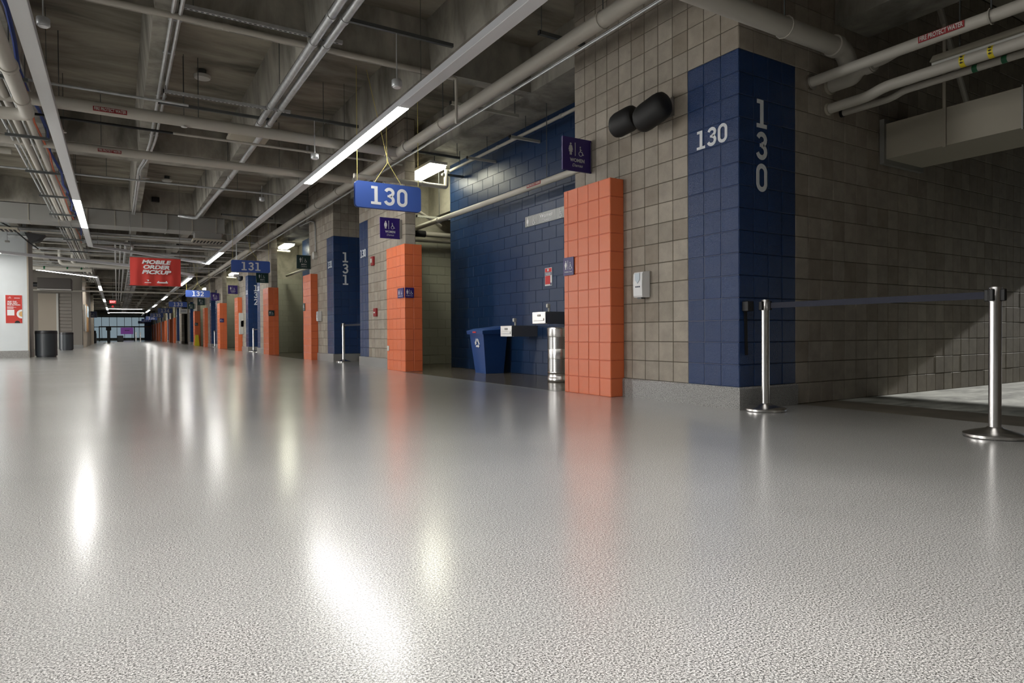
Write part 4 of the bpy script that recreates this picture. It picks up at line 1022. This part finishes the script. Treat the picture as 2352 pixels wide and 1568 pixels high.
# crowd of services beyond the duct
ORDW = 'first second third fourth fifth sixth seventh eighth ninth tenth eleventh twelfth thirteenth fourteenth fifteenth sixteenth seventeenth eighteenth nineteenth twentieth twenty-first twenty-second'.split()
random.seed(3)
for i in range(22):
    y = 24.3+i*0.62+random.uniform(-0.1,0.1); z = random.choice((3.95,4.05,4.15,4.22,4.3)); r = random.choice((0.012,0.018,0.018,0.028,0.045))
    x1 = random.choice((4.7, 4.7, 3.0, 4.2)); x0 = -2.4 if 26.6 < y < 31.2 else -8
    pipe([(x0,y,z),(x1,y,z)], r, random.choice(('galv','galv','pipe')), ('thin' if r < 0.02 else 'medium' if r < 0.04 else 'thick')+' cross conduit beyond the air duct, '+ORDW[i]+' from the camera', 'conduit', 'conduit', group='cross conduits beyond the duct', n=8)
t = root('cable_tray', (0,30,4.28), 'long pale cable tray bank above the banner', 'cable tray')
for i, y in enumerate((26.6,28.4,31.5)): MB().box((-2.4 if y < 31.2 else -8,y,4.2),(3.4,y+0.45,4.24)).build('tray', 'galv', t)
for x, r, wd in ((-0.02,0.03,'leftmost'),(0.14,0.03,'second from left'),(0.30,0.045,'third from left'),(0.52,0.045,'rightmost')):
    pipe(bendy([(-3,26.5+x,4.0),(x,26.5+x,4.0),(x,30,3.95),(x,70,3.95)],0.5), r, 'galv', 'bent conduit running away left of the red banner, '+wd+' of four', 'conduit', 'conduit', group='bent conduits left of the banner', n=9)
t = root('cable_tray', (0.9,50,3.9), 'ladder-like pair of grey pipes with square hangers running away behind the banner', 'cable tray')
for x in (0.58, 0.86): MB().box((x,34,3.85),(x+0.2,100,3.99)).build('run', 'led_body', t)
for i in range(40): MB().box((0.5,34+i*1.6,3.80),(1.14,34.12+i*1.6,3.85)).build('rung', 'steel_dull', t)
t = pipe([(-7,44.5,3.3),(4.6,44.5,3.3)], 0.05, 'pipe', 'dull pipe crossing the far corridor below the banner', n=10)
t = pipe([(-2.3,43,3.5),(-7,43,3.5)], 0.12, 'cable_black', 'thick black duct hose in the left recess', n=12)
for i in range(10):
    y = 46+i*5.1
    pipe([(-2,y,3.95),(4.6,y,3.95)], 0.03, 'pipe', 'slim pipe crossing the far corridor under the ceiling, '+('first','second','third','fourth','fifth','sixth','seventh','eighth','ninth','tenth')[i]+' behind the banner', group='far cross pipes', n=7)
for k in (1,2,3,4,5): 
    t = pipe([(2.6,12.3+off(k),3.85),(5.6,12.3+off(k),3.85)], 0.04, 'pipe', 'short cross pipe entering the alcove beyond sign '+nm(k)+', '+ORD[k], n=8)
    t = pipe([(5.75,7+off(k),3.05),(5.75,13.6+off(k),3.05)], 0.05, 'pipe', 'pipe along the alcove behind sign '+nm(k)+', '+ORD[k], n=8)

# alcove pipes
t = pipe([(5.78,6.45,4.0),(5.78,12.2,4.0)], 0.028, 'pipe', 'upper slim pipe along the blue alcove wall', collars=[((5.78,9.9,4.0),(0,1,0)),((5.78,8.0,4.0),(0,1,0))]); rods(t, [(5.78,9.0,4.0),(5.78,10.3,4.0),(5.78,11.4,4.0)], 4.3)
t = pipe([(5.75,6.45,3.08),(5.75,13.7,3.08)], 0.052, 'pipe', 'lower pipe along the blue alcove wall with a red marker', n=16); rods(t, [(5.75,8.35,3.1)], 4.3); clevis(t,5.75,12.3,3.08,0.052)
MB().box((5.696,8.45,3.06),(5.70,8.85,3.11)).build('pipe_marker', 'label_red', t)
text_obj('lettering','FIRE PROTECT WATER','off_white',t,(5.695,8.65,3.085),(0,-1,0),(-1,0,0),0.045,width=0.37)
strut_bar(5.36,6.2,12.55,3.15,'pale strut channel above the lower alcove pipe',mt='strut_white')
t = pipe(bendy([(5.15,13.7,2.98),(5.4,13.6,2.98),(6.6,13.6,2.98),(8.5,13.6,2.98)],0.1), 0.06, 'pipe', 'insulated pipe across the top of the cream passage wall', n=12)
MB().tube([(5.75,13.6,2.98),(6.0,13.6,2.98)], 0.075, 14).build('sleeve', 'cable_black', t, True)
t = pipe([(5.1,13.85,2.86),(8.5,13.85,2.90)], 0.04, 'pipe', 'lower pipe across the top of the cream passage wall', n=12)
t = pipe([(5.2,13.0,3.55),(6.4,13.6,3.2)], 0.035, 'pipe', 'slanting rough pipe in the restroom passage right of sign 130', n=10)

# ================================================================== TUNNEL SERVICES (upper right)
def flange(t, x, z, r, mt='steel'): MB().tube([(x,3.93,z),(x,3.958,z)], r, 20).build('flange', mt, t, True)
t = pipe([(5.9,3.95,3.18),(5.9,1.69,3.18)], 0.05, 'pipe', 'upper fire pipe leaving the tunnel wall with a large red FIRE PROTECT WATER marker', n=18); flange(t,5.9,3.18,0.078); clevis(t,5.9,2.4,3.18,0.05)
MB().hexa([(5.846,2.567,3.155),(5.85,2.567,3.155),(5.85,2.918,3.155),(5.846,2.918,3.155),(5.846,2.567,3.21),(5.85,2.567,3.21),(5.85,2.918,3.21),(5.846,2.918,3.21)]).build('pipe_marker','label_red',t)
text_obj('lettering','FIRE PROTECT WATER','off_white',t,(5.844,2.742,3.182),(0,-1,0),(-1,0,0),0.055,bold=0.02,width=0.33)
t = pipe(bendy([(6.21,3.95,3.20),(6.21,3.70,3.20),(6.15,3.62,3.24),(6.13,3.45,3.24)],0.08), 0.07, 'pipe', 'stubby insulated pipe joint on the tunnel wall beneath the upper fire pipe', n=18, collars=[((6.13,3.5,3.24),(0,1,0))]); flange(t,6.21,3.2,0.085,'duct_paint')
MB().tube(bendy([(6.13,3.45,3.24),(6.13,3.36,3.24),(6.15,3.25,3.28),(6.15,1.69,3.28)],0.08), 0.045, 14).build('reduced_run','pipe',t,True)
t = pipe(bendy([(6.19,3.95,2.965),(6.19,3.55,2.965),(6.17,3.38,3.0),(6.17,1.69,3.0)],0.12), 0.05, 'pipe', 'offset pipe on the tunnel wall with black and yellow arrow bands', n=18); flange(t,6.19,2.965,0.062,'duct_paint')
for y in (2.71, 2.5):
    MB().tube([(6.17,y-0.02,3.0),(6.17,y+0.02,3.0)], 0.0515, 18).build('arrow_band','yellow',t)
    for dz in (-0.025,0.0,0.025): MB().prism([(-0.012,-0.004),(0.0,-0.004),(0.0,-0.01),(0.012,0),(0.0,0.01),(0.0,0.004),(-0.012,0.004)], (6.117,y,3.0+dz), (0,1,0), (0,0,1), (-0.002,0,0)).build('arrow','arrow_black',t)
t = pipe(bendy([(6.42,3.95,2.96),(6.42,3.45,2.96),(6.40,3.32,2.99),(6.40,1.69,2.99)],0.1), 0.032, 'pipe', 'thinnest offset pipe on the tunnel wall with green arrow bands', n=14); flange(t,6.42,2.96,0.04,'rubber_black')
for y in (2.72, 2.5): MB().tube([(6.40,y-0.02,2.99),(6.40,y+0.02,2.99)], 0.0335, 14).build('arrow_band','label_green',t)
t = pipe(bendy([(1.5,3.7,3.44),(6.02,3.7,3.44),(6.12,3.7,3.34),(6.12,3.7,3.22)],0.1), 0.085, 'pipe', 'thick pale pipe crossing over blue column 130 and bending down at the tunnel', n=20, collars=[((5.9,3.7,3.44),(1,0,0))]); clevis(t,5.14,3.7,3.44,0.085,'x')
t = root('tunnel_light', (6.2,2.9,3.1), 'unlit white strip light hanging in the tunnel between the pipes', 'light fitting')
MB().prism([(-0.10,0),(0.10,0),(0.04,0.07),(-0.04,0.07)], (6.3,3.0,3.10), (1,0,0), (0,0,1), (0,-1.2,0)).build('reflector','duct_paint',t)
MB().box((6.24,1.8,3.07),(6.36,3.0,3.1)).build('housing','off_white',t); rods(t,[(6.3,2.8,3.17),(6.3,2.0,3.17)])
t = root('tunnel_duct', (7.5,3.95,2.7), 'big rectangular grey duct coming out of the tunnel wall', 'duct')
MB().box((7.16,1.68,2.58),(7.9,3.93,2.96)).build('casing','duct_paint',t)
MB().box((7.12,3.9,2.53),(7.94,3.95,3.01)).build('wall_collar','duct',t)
for y in (2.65,): MB().box((7.145,y,2.565),(7.915,y+0.012,2.975)).build('seam','duct',t)
for y in (3.3,1.9): MB().box((7.14,y,2.56),(7.152,y+0.03,3.8)).build('strap','duct_paint',t)
t = root('tunnel_duct', (7.9,3.0,3.5), 'boxed beam high in the dark tunnel ceiling', 'duct')
MB().box((6.3,3.0,3.85),(6.9,3.95,4.5)).build('casing','beam',t)
t = pipe([(6.7,3.3,4.4),(8.6,3.7,3.2)], 0.03, 'pipe', 'slanting brace bar in the dark upper tunnel', 'brace', 'brace', n=8)
t = pipe([(6.6,3.94,4.0),(6.9,1.8,4.05)], 0.02, 'cable_black', 'black cable drooping in the upper tunnel', 'cable', 'cable', n=6)

# ================================================================== LEFT SIDE THINGS
t = root('banner', (0.92,20,2.45), 'hanging red MOBILE ORDER PICKUP banner', 'banner')
s = MB(); n = 24
for j, z in enumerate((2.818, 2.45, 2.066)):
    for i in range(n+1):
        x = 0.312+1.208*i/n; s.v.append((x, 20+0.012*math.sin(i*1.1+j)*(0.3+j*0.5), z+0.004*math.sin(i*0.9)))
for j in range(2):
    for i in range(n): s.f.append((j*(n+1)+i, (j+1)*(n+1)+i, (j+1)*(n+1)+i+1, j*(n+1)+i+1))
k0 = len(s.v); s.v += [(x, y+0.004, z) for x, y, z in s.v]; s.f += [tuple(k0+i for i in f[::-1]) for f in s.f]
s.build('cloth', 'banner_red', t, True)
for i, (txt, ww) in enumerate((('MOBILE', 0.70), ('ORDER', 0.63), ('PICKUP', 0.70))):
    text_obj('lettering', txt, 'white', t, (0.92, 19.972, 2.69-i*0.135), (1,0,0), (0,-1,0), 0.138, bold=0.05, shear=0.22, width=ww)
s = MB()
s.prism([(-0.035,0.02),(0.02,0.02),(0.035,0.0),(0.02,-0.02),(-0.01,-0.02),(0.005,0.0)][::-1], (0.72,19.97,2.20),(1,0,0),(0,0,1),(0,0.003,0)); s.box((0.645,19.97,2.13),(0.80,19.973,2.148))
s.box((0.94,19.97,2.13),(1.2,19.973,2.165)); s.box((0.96,19.97,2.165),(0.99,19.973,2.19)); s.box((1.15,19.97,2.165),(1.18,19.973,2.19)); s.build('small_logos', 'white', t)
MB().tube([(0.29,20,2.82),(1.54,20,2.82)], 0.012, 8).build('top_bar','steel_dull',t); MB().tube([(0.29,20,2.066),(1.54,20,2.066)], 0.01, 8).build('bottom_bar','banner_red',t)
for x in (0.33,1.5): MB().tube([(x,20,2.82),(x,20,4.94)],0.004,5).build('cord','strut',t)

t = root('poster', (-2.91,26.94,1.62), 'red food-ordering poster on the white pillar', 'poster')
x0,x1,z0,z1 = -3.129,-2.692,1.154,2.084; y = 26.94
MB().box((x0-0.01,y-0.004,z0-0.01),(x1+0.01,y+0.01,z1+0.01)).build('border','white',t); MB().box((x0,y-0.007,z0),(x1,y,z1)).build('sheet','banner_red',t)
for i,(txt,ww) in enumerate((('SKIP THE',0.25),('LINE, NOT',0.28),('THE ACTION.',0.35))):
    text_obj('lettering', txt, 'white', t, (x0+0.04+ww/2, y-0.009, 1.865-i*0.053), (1,0,0),(0,-1,0),0.055,bold=0.04,shear=0.2,width=ww)
s = MB()
for i in range(4): s.box((x0+0.04,y-0.009,1.70-i*0.024),(x0+(0.28 if i == 1 else 0.21),y-0.007,1.71-i*0.024))
s.box((x0+0.06,y-0.009,1.98),(x0+0.15,y-0.007,1.99)); s.box((x0+0.23,y-0.009,1.98),(x0+0.38,y-0.007,1.995)); s.prism([(-0.03,0.01),(0.02,0.01),(0.03,0),(0.01,-0.01)][::-1],(x0+0.11,y-0.009,2.015),(1,0,0),(0,0,1),(0,0.002,0))
s.box((x0+0.04,y-0.009,1.41),(x0+0.23,y-0.007,1.60)); s.build('print','white',t)
pl = [(-a*0.0+0.15*math.cos(math.radians(a))+0.0, 0.15*math.sin(math.radians(a))) for a in range(90,271,15)]
MB().prism(pl,(x1,y-0.009,1.46),(1,0,0),(0,0,1),(0,0.002,0)).build('printed_plate','white',t)
pl = [(0.09*math.cos(math.radians(a)), 0.09*math.sin(math.radians(a))) for a in range(90,271,15)]
MB().prism(pl,(x1,y-0.011,1.46),(1,0,0),(0,0,1),(0,0.002,0)).build('printed_food','food',t)
pl = [(0.075*math.cos(math.radians(a)), 0.085*math.sin(math.radians(a))) for a in range(0,181,15)]
MB().prism(pl,(x1-0.13,y-0.009,z0),(1,0,0),(0,0,1),(0,0.002,0)).build('printed_bowl','rubber_black',t)

def can(x, y, r, h, label):
    t = root('litter_bin', (x,y,0), label, 'bin', 'round black litter bins')
    MB().lathe((x,y,0), [(r*0.9,0),(r*0.9,0.045),(r,0.05),(r,h*0.9)], 40).build('body','bin_black',t,True)
    MB().lathe((x,y,0), [(r*1.02,h*0.89),(r*1.03,h*0.9),(r*1.0,h),(r*0.9,h+0.01),(r*0.78,h)], 40).build('rim','bin_black_lid',t,True)
can(-2.08,27.35,0.315,0.90,'large round black litter bin beside the white pillar')
can(-2.20,39.9,0.30,0.90,'round black litter bin further back in the left recess')
t = root('horn_speaker', (-2.45,27.1,2.6), 'black horn loudspeaker on a bent arm beside the white pillar', 'loudspeaker')
s = MB(); s.hexa([(-2.35,25.9,3.72),(-2.1,25.9,3.80),(-2.1,26.2,3.80),(-2.35,26.2,3.72),(-2.5,25.85,4.05),(-1.95,25.85,4.0),(-1.95,26.25,4.0),(-2.5,26.25,4.05)]); s.build('horn','cable_black',t)
MB().tube([(-3.1,25.5,4.3),(-2.8,25.8,4.15),(-2.4,26,3.75),(-2.15,26,3.55)],0.02,8).build('arm','cable_black',t,True)
t = root('pendant_node', (-2.95,25.9,3.75), 'small grey box hanging on a rod in front of the white pillar', 'sensor')
MB().bbox((-3.0,25.85,3.7),(-2.88,25.95,3.76),0.01).build('housing','steel_dull',t); MB().tube([(-2.94,25.9,3.76),(-2.94,25.9,4.3)],0.005,5).build('rod','strut',t)
t = pipe(bendy([(-6,26.4,4.28),(-1.2,26.4,4.24)],0.1),0.05,'galv','bright conduit over the top of the white pillar','conduit','conduit')
t = pipe(bendy([(-6,26.2,4.18),(0.5,26.2,4.16)],0.1),0.03,'galv','thinner conduit over the top of the white pillar','conduit','conduit')
for i, x in enumerate((-2.0,-1.55)):
    t = pipe(bendy([(x,33,4.4),(x,33,3.75),(x+2.2,33,3.70)],0.15),0.08,'pipe',('left' if i == 0 else 'right')+' one of two white pipes dropping behind the white pillar', n=14)
t = pipe([(-6,33.4,3.6),(-0.9,33.4,3.55)],0.09,'pipe','fat white pipe with green markers behind the white pillar', n=14)
for x in (-2.6,-1.8,-1.3): MB().tube([(x,33.4,3.57),(x+0.06,33.4,3.57)],0.092,14).build('marker','label_green',t)
t = root('fan_coil', (-2.6,43,3.4), 'big boxy air unit above the left recess', 'air unit')
MB().bbox((-3.6,42.6,3.25),(-2.1,44,3.85),0.02).build('casing','panel_dark',t); MB().box((-3.6,42.55,3.2),(-2.1,42.6,3.26)).build('flange','steel_dull',t)
# menu panels on the left wall, far
t = root('menu_board', (-1.75,48.5,1.9), 'white menu panel on the left wall beyond the recess', 'sign'); MB().box((-1.75,47.9,1.02),(-1.68,50.3,2.66)).build('panel','off_white',t)
t = root('menu_board', (-1.75,53,1.9), 'coloured poster on the left wall beyond the white menu panel', 'poster'); MB().box((-1.75,51.5,1.0),(-1.69,54.5,2.8)).build('panel','food',t); MB().box((-1.69,51.6,2.0),(-1.685,54.4,2.75)).build('picture','glass_blue',t)
t = root('menu_board', (-1.75,57,1.9), 'narrow display on the left wall near the restroom sign', 'poster'); MB().box((-1.75,56,1.1),(-1.69,58.5,2.5)).build('panel','panel_light',t)
blade(-1.90,-1.31,60,2.15,2.63,'MEN','sign_navy','far dark accessible restroom sign on the left wall')
t = root('exit_sign', (-0.24,51,3.0), 'red lit exit sign over the far corridor', 'sign'); MB().bbox((-0.42,50.97,2.88),(-0.02,51.05,3.1),0.01).build('panel','red',t)
text_obj('lettering','EXIT','exit_red',t,(-0.22,50.965,2.99),(1,0,0),(0,-1,0),0.17,bold=0.02,width=0.32); MB().tube([(-0.22,51,3.1),(-0.22,51,4.94)],0.01,6).build('rod','strut',t)
t = root('stop_sign', (-0.22,51,2.66), 'small round red sign hanging under the exit sign', 'sign'); MB().tube([(-0.22,50.98,2.68),(-0.22,51.02,2.68)],0.075, 16).build('disc','red',t); MB().tube([(-0.22,51,2.75),(-0.22,51,2.88)],0.008,6).build('rod','strut',t)
t = root('wall_notice', (3.94,50,2.39), 'small white notice below the hanging 133 sign', 'notice'); MB().box((3.711,50,2.226),(4.165,50.03,2.551)).build('panel','off_white',t)
for i in range(2): MB().box((3.76,49.995,2.43-i*0.09),(4.11,50.0,2.46-i*0.09)).build('print','ink',t)
t = root('wet_floor_sign', (4.75,50,0), 'yellow wet floor board beside an orange pillar', 'sign'); MB().hexa([(4.6,49.85,0),(4.9,49.85,0),(4.9,49.9,0),(4.6,49.9,0),(4.65,49.98,0.75),(4.85,49.98,0.75),(4.85,50.0,0.75),(4.65,50.0,0.75)]).build('front_leaf','yellow',t); MB().hexa([(4.6,50.1,0),(4.9,50.1,0),(4.9,50.15,0),(4.6,50.15,0),(4.65,50.0,0.75),(4.85,50.0,0.75),(4.85,50.02,0.75),(4.65,50.02,0.75)]).build('back_leaf','yellow',t)
# far turnstiles, kiosk, bollards, screen
for i,(x,y) in enumerate(((-2.5,68.5),(-2.1,70.5),(-1.9,76))):
    t = root('turnstile', (x,y,0), f'dark turnstile cabinet at the far left, {("nearest","middle","farthest")[i]} of three', 'turnstile'); MB().bbox((x-0.15,y,0),(x+0.15,y+1.0,1.0),0.03).build('cabinet','bin_black',t); MB().box((x-0.12,y+0.3,1.0),(x+0.12,y+0.6,1.25)).build('reader','rubber_black',t)
t = root('kiosk', (-0.7,74.8,0), 'slim black kiosk post with a screen in the far corridor', 'kiosk'); MB().lathe((-0.7,74.8,0),[(0.45,0),(0.45,0.04),(0.1,0.06)],20).build('base','steel_dull',t,True); MB().bbox((-0.83,74.7,0.05),(-0.57,74.9,1.3),0.02).build('post','bin_black',t); MB().bbox((-0.92,74.6,1.25),(-0.48,74.7,1.65),0.02).build('screen','rubber_black',t)
for i, x in enumerate((1.9,2.35)):
    t = root('bollard', (x,88,0), ('left' if i == 0 else 'right')+' white bollard post at the far right of the corridor', 'bollard'); MB().lathe((x,88,0),[(0.06,0),(0.06,1.1),(0.03,1.14)],16).build('post','white',t,True)
t = root('litter_bin', (0.2,92,0), 'dark bin in front of the glazed far wall', 'bin'); MB().bbox((0,91.7,0),(0.65,92.3,0.75),0.04).build('body','bin_black',t)
t = root('video_screen', (1.33,117.8,1.5), 'magenta lit screen on the glazed far wall', 'screen'); MB().bbox((0.484,117.7,0.99),(2.172,117.9,2.015),0.02).build('panel','screen_magenta',t)
s = MB(); 
for i in range(3): s.box((1.05+i*0.22,117.68,1.5),(1.2+i*0.22,117.7,1.62))
s.build('print','white',t)
t = root('gate_beam', (0,100,2.2), 'dark header beam across the far end of the corridor', 'beam'); MB().box((-2.1,104,1.95),(4.2,104.15,2.05)).build('bar','rubber_black',t)
for x in (-2.1,2.0,4.1): MB().box((x,104,0),(x+0.12,104.15,2.0)).build('post','rubber_black',t)
t = root('security_camera', (3.41,23,2.6), 'grey dome camera hanging under the 131 sign', 'camera'); MB().bbox((3.30,22.9,2.62),(3.46,23.1,2.72),0.02).build('housing','off_white',t); MB().lathe((3.5,23,2.5),[(0.03,0),(0.08,0.04),(0.09,0.1),(0.09,0.16)],18).build('dome','strut',t,True); MB().tube([(3.4,23,2.72),(3.4,23,3.95)],0.015,6).build('rod','galv',t)

# housings added around the fill lamps, all out of view
t = root('fill_overhead_housing', (0.9,1.7,4.22), 'broad white housing added over the overhead fill lamp, outside the picture', 'light fitting')
MB().box((-1.1,-1.1,4.215),(2.9,4.5,4.27)).build('housing','led_body',t); rods(t,[(-1,-1,4.27),(2.8,-1,4.27),(-1,4.4,4.27),(2.8,4.4,4.27)])
for (y, ln, wd) in ((8.5,9.0,'nearest'),(19.0,8.0,'second'),(29.5,5.0,'third'),(39.0,8.0,'fourth')):
    t = root('fill_left_housing', (-7.6,y,3.6), 'tilted white housing added behind a left fill lamp, outside the picture, '+wd, 'light fitting')
    c = Vector((-7.5,y,3.55)); dn = Vector((0.85,0,-0.5)).normalized(); up = Vector((0.5,0,0.85)).normalized(); P = []
    for b in (0.02, 0.08):
        for a, sy in ((-0.8,-1),(0.8,-1),(0.8,1),(-0.8,1)): q = c - dn*b + up*a; P.append((q.x, y+sy*ln/2, q.z))
    MB().hexa(P).build('housing','led_body',t); rods(t,[(-7.4,y-ln/2+0.3,4.2),(-7.4,y+ln/2-0.3,4.2)])

# bare roots without children are not wanted
for o in list(bpy.data.objects):
    if o.type == 'EMPTY' and not o.children: bpy.data.objects.remove(o)
